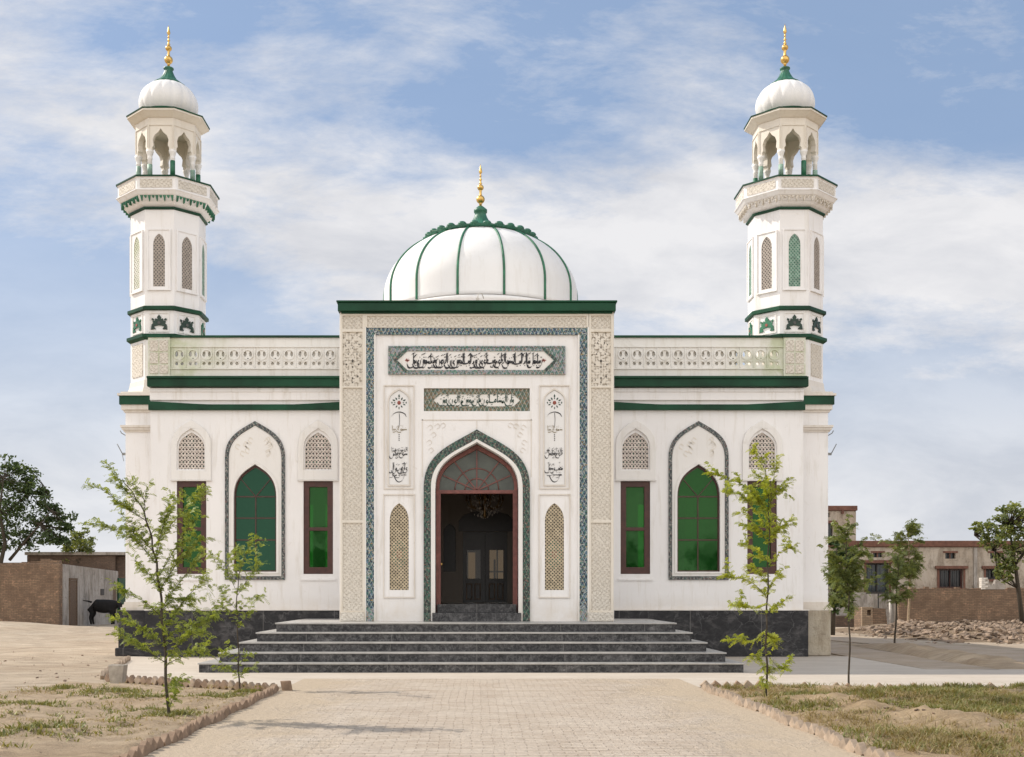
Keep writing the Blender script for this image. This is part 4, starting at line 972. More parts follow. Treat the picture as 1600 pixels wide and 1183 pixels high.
# soil strip along the side road (where the young trees stand)
def mound(name, poly_fn, x0, x1, y0, y1, nx_, ny_, hf, mat):
    m = MB(); vs = []; 
    for j in range(ny_+1):
        for i in range(nx_+1):
            x = x0+(x1-x0)*i/nx_; y = y0+(y1-y0)*j/ny_; x, y = poly_fn(x, y); vs.append((x, y, hf(x, y, i/nx_, j/ny_)))
    m.add(vs, [(j*(nx_+1)+i, j*(nx_+1)+i+1, (j+1)*(nx_+1)+i+1, (j+1)*(nx_+1)+i) for j in range(ny_) for i in range(nx_)], True)
    return setting(m.build(name, mat, fixn=False))
def edge(u, v, w=.06): return min(1, u/w, (1-u)/w, v/w, (1-v)/w)
mound('soil_strip', lambda x, y: (x+.06*(y-24)+.15*math.sin(y*.6), y), 11.15, 12.75, 24.5, 38, 14, 90, lambda x, y, u, v: edge(u, v, .25)*(.16+nz(x, y, 1.6, .14))-.02, 'bed_soil')
# planting beds
def bedL(x, y, u, v): return -.02+edge(u, v, .04)*(.055+nz(x, y, .9, .07)+nz(x, y, 3.5, .045)+nz(x, y, 8, .02))
mound('planting_bed', lambda x, y: (x, y+(x+3.35)*(-.66)*sstep(17, 20, y)), -7.6, -3.4, 8, 19.2, 60, 120, bedL, 'bed_soil')
def bedR(x, y, u, v):
    h = .05+nz(x, y, .9, .06)+nz(x, y, 3.5, .035)
    rg = max(0, 1-abs(x-(5.15+(17-y)*.22))/.85)*(1-sstep(16.6, 17.6, y))+.8*max(0, 1-abs(x-(6.9+(15-y)*.3))/.7)*(1-sstep(14.6, 15.6, y))        # low rough ridges of dug earth
    h += rg*(.10+nz(x, y, 1.7, .16)+nz(x, y, 5, .07)+nz(x, y, 12, .03))+nz(x, y, 2.1, .04)+nz(x, y, 7, .015)
    return -.02+edge(u, v, .03)*h
bedRo = mound('planting_bed', lambda x, y: (x, y), 3.95, 17, 7, 20.0, 150, 150, bedR, 'mound_soil')
# dust lying on the paving along the left edging
# edging bricks
me_store = {}
def edging(i, x, y, rz, tall, pale, label, grp):
    key = (pale, i % 4)
    if key not in me_store:
        rr = random.Random(i*7+pale); m = MB()
        rot = Matrix.Rotation(R(45+rr.uniform(-5, 5)), 3, 'Y')
        m.obox((0, 0, .028), (.136, .075, .136), rot)
        o = m.build('edging_brick', 'edging_pale' if pale else 'edging_clay', bevel=.006)
    else:
        o = me_store[key].copy(); COL.objects.link(o)
    if key not in me_store: me_store[key] = o
    rr = random.Random(i*13+5)
    o.location = (x+rr.uniform(-.012, .012), y, rr.uniform(-.012, .015)+(.06 if tall else 0)); o.rotation_euler = (R(rr.uniform(-7, 7)), R(rr.uniform(-9, 9)), rz+R(rr.uniform(-6, 6)))
    if tall: o.rotation_euler = (R(3), R(42), rz); o.location.z = .06; o.scale = (1.35, 1.1, 1.15)
    return tag(o, label, 'edging brick', grp)
Lg = 'bricks set on edge along the left bed'; Rg = 'bricks set on edge along the right bed'
n = 43
for i in range(n):
    edging(i, -3.32+.03*math.sin(i*.7), 10.4+(19.1-10.4)*i/(n-1), R(80), False, False, 'tilted clay brick in the sawtooth edging between left bed and brick path', Lg)
for i in range(27):
    t = (i+.6)/27; edging(i, -3.35-3.6*t, 19.3+2.35*t, R(-33), False, i % 3 == 0, 'tilted clay brick in the left bed edging that faces the steps', 'bricks at the far side of the left bed')
edging(3, -3.2, 19.25, R(20), True, False, 'upright clay brick post at the corner of the left bed edging', None)
for i in range(26):
    t = i/26; edging(i, -7.25-1.3*t, 22.3+6.0*t, R(102), False, True, 'half buried edging brick running from left bed to plinth corner', 'edging bricks from the left bed to the plinth')
for i in range(44):
    edging(i, 3.86+.03*math.sin(i*.6), 10.2+(19.6-10.2)*i/43, R(100), False, True, 'tilted pale brick in the sawtooth edging between right bed and brick path', Rg)
for i in range(60):
    eb_ = edging(i, 3.95+.19*i, 19.95-.05*math.sin(i), R(3), False, i % 2 == 0, 'tilted brick in the far edging of the right bed, half hidden by grass', 'bricks at the far side of the right bed')
    if i > 5: eb_.location.z -= .055+.03*math.sin(i*1.9)
# grass
def tufts(name, spots, mat, hmin, hmax, blades, lean=.5, wd=.006):
    m = MB(); rnd = random.Random(len(spots))
    vs = []; fs = []
    for (x, y, z) in spots:
        for b_ in range(blades):
            a = rnd.uniform(0, 6.28); h = rnd.uniform(hmin, hmax); l = rnd.uniform(.1, lean)*h*1.6; ox, oy = rnd.gauss(0, .05), rnd.gauss(0, .05)
            dx, dy = math.cos(a), math.sin(a); w = wd*rnd.uniform(.7, 1.5); px_, py_ = -dy*w, dx*w
            b0 = Vector((x+ox, y+oy, z)); b1 = b0+Vector((dx*l*.4, dy*l*.4, h*.6)); b2 = b0+Vector((dx*l, dy*l, h*rnd.uniform(.75, 1)))
            k = len(vs); P = Vector((px_, py_, 0)); vs += [b0-P, b0+P, b1+P*.8, b1-P*.8, b2]; fs += [(k, k+1, k+2, k+3), (k+3, k+2, k+4)]
    m.v = vs; m.f = fs; m.s = [False]*len(fs)
    return setting(m.build(name, mat, fixn=False), 'stuff')
rnd = random.Random(21)
MOUNDS = ((5.2, 16.6, .6), (5.4, 15.6, .65), (5.6, 14.6, .65), (5.9, 13.6, .6), (6.1, 12.4, .6), (7.1, 14.2, .5), (7.4, 13.2, .5))
def scatter(n, x0, x1, y0, y1, thr, s, hf, off=0, bare=()):
    out = []; tries = 0
    while len(out) < n and tries < 400000:
        tries += 1; x, y = rnd.uniform(x0, x1), rnd.uniform(y0, y1)
        if any((x-a)**2+((y-b_)*1.2)**2 < (c_*rnd.uniform(.7, 1.3))**2 for a, b_, c_ in bare): continue
        if noise.noise(Vector((x*s+off, y*s*1.3, 7.7)))+.6*noise.noise(Vector((x*s*3+off, y*s*3, 1.7))) > thr+rnd.uniform(-.12, .12): out.append((x, y, hf(x, y)))
    return out
hR = lambda x, y: bedR(x, y, .5, .5)-.01
hL = lambda x, y: bedL(x, y, .5, .5)-.01
g = scatter(4200, 4.6, 16.5, 15.0, 19.8, -.10, .55, hR, 0, MOUNDS)+scatter(1400, 6.0, 15, 9.5, 15, .05, .6, hR, 4, MOUNDS)+scatter(350, 4.0, 6.5, 10, 19.6, .15, .9, hR, 9, MOUNDS)
tufts('grass', g, 'grass_green', .03, .12, 9, 1.4)
g = scatter(4200, 4.2, 16.5, 11.5, 19.8, -.12, .5, hR, 2, MOUNDS)+scatter(1200, 4.6, 10, 9, 13, .0, .6, hR, 14, MOUNDS[:1])
tufts('dry_grass', g, 'grass_dry', .02, .12, 10, 2.2, .004)
def clump(n, x, y, sx_, sy_): return [(a, b_, hL(a, b_)) for a, b_ in ((rnd.gauss(x, sx_), rnd.gauss(y, sy_)) for _ in range(n)) if a < -3.55]
g = clump(70, -4.0, 15.0, .22, .25)+clump(80, -4.9, 13.2, .40, .22)+clump(60, -6.3, 16.4, .40, .18)+clump(60, -5.0, 17.5, .25, .2)+clump(90, -5.9, 18.4, .35, .25)+clump(60, -4.1, 17.8, .2, .3)+clump(50, -7.0, 19.3, .3, .2)+clump(40, -4.6, 15.9, .3, .2)+clump(50, -3.7, 18.6, .1, .3)
g += scatter(130, -7.4, -3.6, 11.5, 20, .25, .9, hL, 3)
tufts('grass', g, 'grass_green', .025, .085, 8, 1.3, .008)
g = scatter(700, -7.8, -3.5, 10, 20, .0, .8, hL, 13)
tufts('dry_grass', g, 'grass_dry', .015, .05, 8, 1.8, .004)
# loose stones, twigs and clods
m = MB(); rnd = random.Random(5)
def rock(m, c, r, rnd, sq=.6):
    vs = []; 
    for q in ((1,0,0),(-1,0,0),(0,1,0),(0,-1,0),(0,0,1),(0,0,-1),(.6,.6,.5),(-.6,.6,.5),(.6,-.6,.5),(-.6,-.6,.5),(.6,.6,-.5),(-.6,.6,-.5),(.6,-.6,-.5),(-.6,-.6,-.5)):
        k = rnd.uniform(.75, 1.2); vs.append(Vector((q[0]*r*k*rr_[0], q[1]*r*k*rr_[1], q[2]*r*k*sq)))
    rot = Matrix.Rotation(rnd.uniform(0, 6.3), 3, Vector((rnd.gauss(0, .4), rnd.gauss(0, .4), 1)).normalized())
    vs = [Vector(c)+rot @ v for v in vs]
    m.add(vs, [(4,6,7),(4,7,9),(4,9,8),(4,8,6),(0,6,8),(2,7,6),(1,9,7),(3,8,9),(0,10,6),(6,10,2),(2,11,7),(7,11,1),(1,13,9),(9,13,3),(3,12,8),(8,12,0),(0,12,10),(2,10,11),(1,11,13),(3,13,12),(5,10,12),(5,11,10),(5,13,11),(5,12,13)])
for _ in range(420):
    rr_ = (rnd.uniform(.7, 1.5), 1)
    x, y = rnd.uniform(-16, -3.6), rnd.uniform(10, 34)
    if x > -7.3 and y > 20: continue
    rock(m, (x, y, max(gh(x, y), hL(x, y) if x > -7.5 else -1)+.005), rnd.choice((.010, .012, .016, .02, .035)), rnd)
for _ in range(500):
    rr_ = (rnd.uniform(.7, 1.5), 1); x, y = rnd.uniform(4, 14), rnd.uniform(9, 20); rock(m, (x, y, hR(x, y)+.01), rnd.choice((.012, .02, .03, .04)), rnd)
setting(m.build('loose_stones', 'rubble', fixn=False), 'stuff')
# concrete planter block
pc = at(184, 1071, 20.4)
t = thing('concrete_planter', 'rough square concrete planter standing at the left corner of the bed', 'planter', (pc[0], 20.4, 0))
m = MB(); c4 = [(-.11, -.13), (.13, -.12), (.12, .13), (-.13, .12)]
k = 1.15; vs = [(pc[0]+x*.85, 20.4+y*1.05, -.01) for x, y in c4]+[(pc[0]+x*k, 20.4+y*k, .37) for x, y in c4]+[(pc[0]+x*k*.75, 20.4+y*k*.75, .37) for x, y in c4]+[(pc[0]+x*k*.72, 20.4+y*k*.72, .29) for x, y in c4]
m.add(vs, [(3,2,1,0)]+[(i, (i+1) % 4, 4+(i+1) % 4, 4+i) for i in range(4)]+[(4+i, 4+(i+1) % 4, 8+(i+1) % 4, 8+i) for i in range(4)]+[(8+i, 8+(i+1) % 4, 12+(i+1) % 4, 12+i) for i in range(4)]+[(12, 13, 14, 15)])
m.build('pot', 'pot_concrete', t, bevel=.015)
m = MB(); m.box(pc[0]-.10, pc[0]+.10, 20.4-.10, 20.4+.10, .2905, .33); m.build('soil', 'bed_soil', t, bevel=.02)

# ================================================================== TREES
def leaf_quads(vs, fs, c, n, spread, size, rnd, flat=.7, asp=.5):
    for _ in range(n):
        p = c+Vector((rnd.gauss(0, spread), rnd.gauss(0, spread), rnd.gauss(0, spread*flat)))
        a = Vector((rnd.gauss(0, 1), rnd.gauss(0, 1), rnd.gauss(0, .7))).normalized(); b_ = a.cross(Vector((rnd.gauss(0, 1), rnd.gauss(0, 1), rnd.gauss(0, 1)))).normalized()
        s_ = size*rnd.uniform(.6, 1.4); k = len(vs); vs += [p-a*s_, p+b_*s_*asp, p+a*s_, p-b_*s_*asp]; fs.append((k, k+1, k+2, k+3))
def frond(vs, fs, p, d, L, rnd, nl=7, ls=.03, lw=.010):
    """one feather leaf: pairs of leaflets along a drooping stalk"""
    d = d.normalized(); side = d.cross(Vector((0, 0, 1)))
    if side.length < .1: side = Vector((1, 0, 0))
    side.normalize(); side = Matrix.Rotation(rnd.uniform(-1.5, 1.5), 3, d) @ side
    for i in range(nl):
        t = (i+1)/nl; q = p+d*(L*t)+Vector((0, 0, -.35*L*t*t))
        for s_ in (-1, 1):
            e = (side*s_+d*.55+Vector((0, 0, rnd.uniform(-.3, .3)))).normalized(); w = e.cross(d).cross(e).normalized()
            l_ = ls*rnd.uniform(.8, 1.3)*(1-.35*abs(t-.5)); k = len(vs)
            vs += [q, q+e*l_*.5+w*lw, q+e*l_, q+e*l_*.5-w*lw]; fs.append((k, k+1, k+2, k+3))
def resample(pts, step):
    out = []
    for a, b_ in zip(pts[:-1], pts[1:]):
        L = (b_-a).length; n = max(1, int(L/step))
        for i in range(n): out.append((a+(b_-a)*(i/n), (b_-a).normalized()))
    out.append((pts[-1], (pts[-1]-pts[-2]).normalized())); return out
def sapling(name, label, D, trunk, branches, mat, seed, r0=.022, dens=.035, barkm='bark', fl=.15, ls=.032, lw=.010, bark_up=.0, fill=True):
    rnd = random.Random(seed)
    P = [Vector(at(px, py, D)) for px, py in trunk]; base = P[0].copy(); base.z = min(base.z, .02)
    P[0] = base-Vector((0, 0, .05))
    t = thing(name, label, 'tree', tuple(base+Vector((0, 0, .0))), 'young trees planted around the mosque')
    sm = [Vector((x, D+.04*math.sin(i), z)) for i, (x, z) in enumerate(smooth([(p.x, p.z) for p in P], 5))]
    n = len(sm); m = MB(); m.tube(sm, [r0*(1-.82*i/(n-1)) for i in range(n)], 8); m.build('trunk', barkm, t)
    mb_ = MB(); vs = []; fs = []
    def one(pts, r):
        mb_.tube(pts, [r*(1-.8*i/(len(pts)-1)) for i in range(len(pts))], 5)
        for q, d in resample(pts, dens):
            for s_ in range(2):
                dd = Vector((rnd.gauss(0, .8), rnd.gauss(0, .8), rnd.uniform(-.35, .8)))+d*.7
                frond(vs, fs, q, dd, fl*rnd.uniform(.4, 1.5), rnd, 7, ls, lw)
    for br in branches:
        dy = rnd.uniform(-.45, .45); L = len(br)
        pts = []
        for i, (px, py) in enumerate(br):
            v = Vector(at(px, py, D)); v.y += dy*(i/(L-1)); v += Vector((rnd.gauss(0, .012), rnd.gauss(0, .02), 0)); pts.append(v)
        s2 = smooth([(p.x, p.z) for p in pts], 4); ys_ = [pts[0].y+(pts[-1].y-pts[0].y)*i/(len(s2)-1) for i in range(len(s2))]
        pts = [Vector((a, y, z)) for (a, z), y in zip(s2, ys_)]
        one(pts, r0*.26)
        if fill:
            for k in range(max(1, int((pts[-1]-pts[0]).length/(.13*max(1, D/22))))):       # twigs
                q = pts[rnd.randrange(1, len(pts)-1)]; d = (Vector((rnd.gauss(0, .6), rnd.gauss(0, .6), rnd.uniform(-.1, .8))).normalized()+(pts[-1]-pts[0]).normalized()*.8).normalized(); l_ = rnd.uniform(.10, .32)*max(1, D/24)
                one([q, q+d*l_*.5, q+d*l_+Vector((0, 0, -.02))], r0*.12)
    mb_.build('branches', barkm, t)
    q = MB(); q.v = vs; q.f = fs; q.s = [False]*len(fs); q.build('leaves', mat, t, fixn=False)
    return t
# large left sapling, leaning, in front of the left wing
sapling('young_tree', 'tall leaning young tree in the left bed, in front of the first narrow window', 14.8,
  [(263, 1127), (260, 1060), (255, 985), (250, 925), (244, 880), (238, 850), (230, 815), (217, 785), (203, 765), (190, 748)],
  [[(244, 880), (252, 845), (262, 810), (275, 785), (268, 768)], [(238, 855), (262, 825), (285, 795), (305, 778), (322, 766)], [(230, 815), (212, 800), (190, 785), (170, 770), (150, 762)],
   [(217, 785), (200, 768), (188, 756), (180, 742)], [(244, 880), (225, 860), (200, 840), (175, 828), (147, 817)], [(240, 862), (215, 835), (195, 815), (178, 800)],
   [(250, 925), (235, 905), (215, 890), (205, 886)], [(250, 925), (275, 890), (295, 865), (310, 852), (322, 845)], [(252, 950), (280, 915), (300, 890), (318, 870)], [(247, 900), (270, 860), (288, 835), (300, 815)],
   [(254, 965), (230, 940), (212, 930), (198, 922)], [(255, 985), (285, 945), (300, 925), (322, 905), (325, 925)], [(256, 1000), (280, 985), (310, 975), (345, 965)], [(257, 1010), (232, 985), (210, 972), (190, 965)],
   [(258, 1025), (285, 1005), (310, 992), (330, 985)], [(259, 1035), (235, 1020), (215, 1005), (200, 1000)], [(252, 955), (272, 935), (292, 945), (322, 968)], [(232, 820), (215, 825), (200, 835), (190, 850)],
   [(258, 1040), (275, 1030), (300, 1020), (318, 1028)], [(225, 800), (225, 780), (215, 762), (207, 748)], [(261, 1085), (270, 1070), (285, 1062)], [(262, 1105), (270, 1095), (278, 1085)]],
  'leaf_sapling', 3, .022, .031, fl=.095, ls=.027, lw=.0062)
sapling('young_tree', 'small thin young tree at the far corner of the left bed beside the steps', 19.5,
  [(374, 1079), (373, 1040), (372, 1000), (370, 960), (371, 920), (376, 890), (388, 860), (404, 845)],
  [[(371, 925), (355, 900), (342, 885), (330, 868)], [(376, 890), (388, 870), (398, 855), (408, 842)], [(371, 930), (385, 905), (395, 890), (404, 878)], [(370, 955), (352, 935), (342, 925), (336, 918)],
   [(370, 960), (385, 945), (396, 935), (402, 938)], [(371, 975), (355, 955), (345, 948)], [(371, 980), (385, 965), (392, 958)], [(372, 905), (362, 885), (352, 868)], [(373, 1035), (362, 1022), (356, 1020)], [(373, 1040), (384, 1025), (392, 1022)], [(374, 1058), (382, 1050), (390, 1045)], [(373, 1055), (364, 1045), (360, 1040)], [(375, 895), (368, 872), (366, 860)]],
  'leaf_sapling', 5, .015, .044, fl=.10, ls=.028, lw=.0068)
sapling('young_tree', 'bright yellow-green young tree in the right bed, before the last narrow window', 18.0,
  [(1198, 1091), (1198, 1040), (1197, 990), (1199, 940), (1200, 880), (1202, 820), (1200, 770), (1196, 735), (1190, 712)],
  [[(1202, 830), (1180, 800), (1155, 775), (1125, 772)], [(1201, 800), (1175, 765), (1150, 748), (1122, 738)], [(1202, 800), (1210, 775), (1220, 765), (1228, 778)], [(1200, 770), (1196, 740), (1188, 722), (1178, 708)],
   [(1200, 780), (1206, 755), (1208, 735), (1212, 718)], [(1200, 850), (1185, 825), (1170, 805), (1160, 800)], [(1201, 850), (1213, 830), (1222, 820), (1228, 812)], [(1200, 880), (1183, 860), (1168, 852)], [(1200, 885), (1214, 865), (1226, 858), (1233, 862)],
   [(1199, 935), (1180, 915), (1160, 905), (1142, 903), (1128, 900)], [(1199, 945), (1175, 950), (1155, 947), (1138, 944)], [(1199, 930), (1210, 910), (1219, 900)], [(1198, 985), (1180, 1003), (1168, 1000), (1158, 996)], [(1198, 990), (1210, 1000), (1220, 1012)],
   [(1198, 960), (1208, 950), (1218, 942)], [(1199, 910), (1186, 895), (1176, 885)], [(1198, 1010), (1188, 1025), (1180, 1035)], [(1198, 1020), (1208, 1035), (1216, 1045), (1222, 1040)], [(1198, 1040), (1206, 1050), (1210, 1060)], [(1198, 1050), (1190, 1060), (1186, 1070)], [(1202, 815), (1190, 790), (1180, 770)], [(1202, 840), (1207, 820), (1212, 800)]],
  'leaf_bright', 8, .018, .029, fl=.09, ls=.030, lw=.0072)
def crown_tree(label, D, px0, py0, tops, cx, cy, wx, wy, mat, seed, r0=.024, barkm='bark', nb=30, ls=.045):
    rnd = random.Random(seed); br = []
    tr_ = [(px0, py0)]+tops
    for _ in range(nb):
        k = rnd.uniform(.0, 1); y = cy+wy*(1-2*k)*.95; 
        # trunk point at that height
        tx = px0+(cx-px0)*min(1, max(0, (py0-y)/(py0-cy)))
        w = wx*math.sqrt(max(.05, 1-((y-cy)/wy)**2)); sg = rnd.choice((-1, 1)); l_ = w*rnd.uniform(.5, 1.05)
        br.append([(tx, y+wy*.18), (tx+sg*l_*.4, y+wy*.04), (tx+sg*l_*.75, y-wy*.06), (tx+sg*l_, y-wy*rnd.uniform(-.1, .12))])
    return sapling('young_tree', label, D, tr_, br, mat, seed, r0, .15 if D > 25 else .07, barkm, .10*max(1, D/20), ls, ls*.27)
crown_tree('dark bushy young tree on a thin bare trunk just right of the mosque corner', 19.9, 1327, 1077, [(1327, 1000), (1326, 940), (1322, 880), (1322, 830)], 1323, 895, 27, 72, 'leaf_mid', 12, .018, nb=28, ls=.034)
crown_tree('slim young tree planted in the soil strip in front of the rubble', 35.1, 1398, 1015, [(1400, 960), (1402, 910), (1404, 865)], 1402, 900, 20, 45, 'leaf_mid', 14, .035, nb=16, ls=.048)
crown_tree('pale trunked young tree standing between rubble and old house', 54, 1419, 967, [(1421, 920), (1420, 870), (1418, 820)], 1419, 860, 25, 42, 'leaf_mid', 16, .07, 'bark_pale', nb=26, ls=.075)
def big_tree(label, D, base, limbs, clumps, mat, seed, r0, leaf, nleaf, group='large trees behind the walls'):
    rnd = random.Random(seed); b0 = Vector(at(base[0], base[1], D)); b0.z = -.1
    t = thing('tree', label, 'tree', (b0.x, D, 0), group)
    m = MB(); ends_ = []
    for li, l in enumerate(limbs):
        pts = [Vector(at(px, py, D)) for px, py in l]
        if li == 0: pts[0] = b0
        dy = rnd.uniform(-1.5, 1.5); pts = [p+Vector((0, dy*i/(len(pts)-1), 0)) for i, p in enumerate(pts)]
        m.tube(pts, [max(.03, r0*(.55 if li else 1)*(1-.8*i/(len(pts)-1))) for i in range(len(pts))], 8); ends_ += pts[1:]
    vs, fs = [], []; tw = MB()
    for (px, py, rad) in clumps:
        c = Vector(at(px, py, D)); rr = rad*D/1800
        for _ in range(max(3, int(rad*.8))):
            q = c+Vector((rnd.gauss(0, rr*.55), rnd.gauss(0, rr*.8), rnd.gauss(0, rr*.45)))
            s_ = min(ends_, key=lambda e: (e-q).length); mid = (s_+q)/2+Vector((0, 0, -.1*rr)); tw.tube([s_, mid, q], [.03, .018, .006], 4)
            leaf_quads(vs, fs, q, nleaf, rr*.30, leaf, rnd, .6)
    m.build('trunk', 'bark', t); tw.build('branches', 'bark', t)
    q = MB(); q.v = vs; q.f = fs; q.s = [False]*len(fs); q.build('crown', mat, t, fixn=False); return t
rc = random.Random(2)
big_tree('large spreading dark green tree behind the brick wall at the left edge', 76, (-20, 990),
  [[(-20, 990), (0, 900), (15, 850), (10, 800), (20, 750)], [(15, 875), (40, 850), (70, 820), (90, 800)], [(0, 900), (-30, 840), (-50, 790)], [(10, 800), (45, 770), (65, 760)]],
  [(8, 728, 18), (30, 735, 14), (45, 755, 18), (10, 765, 22), (60, 770, 12), (72, 790, 14), (30, 795, 20), (-10, 800, 28), (60, 815, 18), (85, 800, 12), (95, 812, 12), (20, 830, 18), (75, 838, 18), (105, 825, 10), (45, 845, 16), (-30, 760, 30), (-40, 830, 26), (0, 855, 14), (100, 845, 10)], 'leaf_dark', 31, .20, .12, 34)
big_tree('lower rounded green tree behind the wall, right of the large one', 78, (122, 990),
  [[(122, 990), (122, 900), (124, 860), (126, 835)], [(123, 880), (110, 860), (104, 850)], [(124, 875), (136, 855), (140, 848)]],
  [(112, 840, 11), (125, 845, 13), (138, 850, 9), (104, 856, 10), (120, 858, 14), (136, 862, 9), (128, 834, 7)], 'leaf_mid', 33, .14, .11, 26)
big_tree('green tree with fresh leaves at the right edge beside the old house', 48, (1600, 1000),
  [[(1600, 1000), (1592, 920), (1585, 860), (1578, 820)], [(1588, 890), (1560, 860), (1535, 835)], [(1588, 880), (1625, 840), (1640, 820)]],
  [(1566, 808, 12), (1575, 798, 12), (1545, 822, 10), (1530, 823, 8), (1560, 830, 14), (1580, 825, 16), (1550, 845, 12), (1572, 855, 16), (1590, 800, 16), (1600, 840, 24), (1567, 880, 12), (1560, 897, 9), (1580, 885, 14), (1620, 860, 24), (1610, 810, 20), (1538, 838, 7), (1575, 905, 8)], 'leaf_mid', 35, .12, .085, 18)
big_tree('dark green bush tree growing close behind the right corner of the mosque', 47, (1300, 1000),
  [[(1300, 1000), (1305, 940), (1312, 880), (1315, 840)], [(1306, 930), (1325, 900), (1335, 880)]],
  [(1306, 845, 10), (1315, 870, 14), (1325, 895, 14), (1305, 905, 16), (1318, 930, 14), (1303, 945, 12), (1330, 860, 9), (1300, 875, 12)], 'leaf_dark', 37, .12, .10, 26)

for (x, y, sd_) in ((-10.8, -19, 51), (10.6, -20, 52), (16.2, -20, 53)):
    rnd = random.Random(sd_); t = thing('tree', 'dark bushy tree across the road, seen only mirrored in the window glass', 'tree', (x, y, 0), 'trees mirrored in the windows')
    m = MB(); m.tube([(x, y, -.1), (x+.1, y, 1.6), (x, y, 3.5)], [.16, .12, .05], 8); m.build('trunk', 'bark', t)
    vs, fs = [], []
    for k in range(46):
        q = Vector((x+rnd.gauss(0, .8), y+rnd.gauss(0, .8), 3.6+rnd.gauss(0, .85))); leaf_quads(vs, fs, q, 40, .3, .11, rnd)
    q = MB(); q.v = vs; q.f = fs; q.s = [False]*len(fs); q.build('crown', 'leaf_dark', t, fixn=False)

# ================================================================== BACKGROUND BUILDINGS
def wallquad(m, a, b_, z0, z1, th=.25):     # wall from (x,y) a to b
    a = Vector((a[0], a[1], 0)); b2 = Vector((b_[0], b_[1], 0)); d = (b2-a); L = d.length; ang = math.atan2(d.y, d.x)
    keep = m.M; m.M = m.M @ Matrix.Translation(a) @ Matrix.Rotation(ang, 4, 'Z'); m.box(0, L, 0, th, z0, z1); m.M = keep; return L, ang
A0 = at(92.5, 979, 58.8); A1 = at(185, 972.5, 67.5)
bwl = thing('brick_wall', 'weathered brown brick compound wall at the far left', 'wall', (A0[0]-8, 59.5, 0))
m = MB(); wallquad(m, (-45, 62.5), (A0[0]-.0, 58.8), -.2, 3.22, .35)
rnd = random.Random(6)
bricks = m.build('wall', 'old_brick', bwl, bevel=.03)
m = MB()
for k in range(46):
    t = k/46; x = -45+(A0[0]+45)*t; y = 62.5+(58.8-62.5)*t; h = rnd.choice((.05, .08, .0, .1)) if t < .93 else rnd.uniform(.1, .3); m.box(x, x+.5, y+.02, y+.33, 3.22, 3.225+h)
m.build('coping', 'old_brick', bwl)
m = MB()
for px in (20, 70): q = at(px, 893, 60.5); m.box(q[0]-.05, q[0]+.05, 59.4 if px == 70 else 60.7, 60.4 if px == 70 else 61, 2.5, 3.1)
m.build('slot', 'iron_dark', bwl)
sh = thing('shed', 'grey cement shed with a narrow wooden door beside the black cow', 'shed', (A0[0]+.2, 58.9, 0))
m = MB()
a = Vector((A0[0]+.03, 59.25, 0)); b2 = Vector((A1[0], 67.5, 0)); d = b2-a; L = d.length; ang = math.atan2(d.y, d.x); T = Matrix.Translation(a) @ Matrix.Rotation(ang, 4, 'Z')
m.M = T; dw0, dw1 = .12*L, .24*L
m.slab([(0, -.2), (L, -.2), (L, 3.0), (0, 3.2)], [], 0, 5)
w = m.build('wall', 'grey_render', sh, org=tuple(a), bevel=.02)
def onwall(px):  # distance along shed wall that projects to px
    lo, hi = 0, L
    for _ in range(40):
        mid = (lo+hi)/2; p = a+d*(mid/L); (lo, hi) = (mid, hi) if 745+p.x*1800/p.y < px else (lo, mid)
    return lo
m = MB(); m.M = T; u0, u1 = onwall(109), onwall(118.5); m.box(u0, u1, -.03, .02, 0, 2.35); dr_ = m.build('door', 'wood_old', sh, org=tuple(a))
m = MB(); m.M = T; m.box(u0-.1, u0-.0, -.06, .02, 0, 2.45); m.box(u1, u1+.1, -.06, .02, 0, 2.45); m.box(u0-.1, u1+.1, -.06, .02, 2.37, 2.5); m.build('door_frame', 'wood_old', sh, org=tuple(a))
m = MB(); m.M = T; u0, u1 = onwall(157), onwall(162); m.box(u0, u1, -.03, .02, 1.6, 1.95); m.build('vent', 'iron_dark', sh, org=tuple(a))
m = MB(); m.M = T; u0, u1 = onwall(177), onwall(180.5); m.box(u0, u1, -.03, .02, .3, 2.1); m.build('door', 'wood_old', sh, org=tuple(a))
m = MB(); m.M = T; u0 = onwall(183); m.box(u0, L+1.8, -.10, -.02, .0, 2.6); m.build('gate', 'green_paint', sh, org=tuple(a))
hb = thing('brick_house', 'low dark brick house with a flat roof behind the cement shed', 'house', (-24, 78, 0))
m = MB(); m.box(at(42, 0, 78)[0], at(180, 0, 78)[0], 78, 86, -.2, 4.3); m.box(at(180, 0, 78)[0]+.001, at(215, 0, 78)[0], 78.3, 86, -.2, 4.25); m.build('wall', 'dark_brick', hb, bevel=.03)
m = MB(); m.box(at(40, 0, 78)[0], at(215, 0, 78)[0]+.1, 77.8, 86.2, 4.31, 4.52); m.build('roof', 'grey_render', hb, bevel=.02)
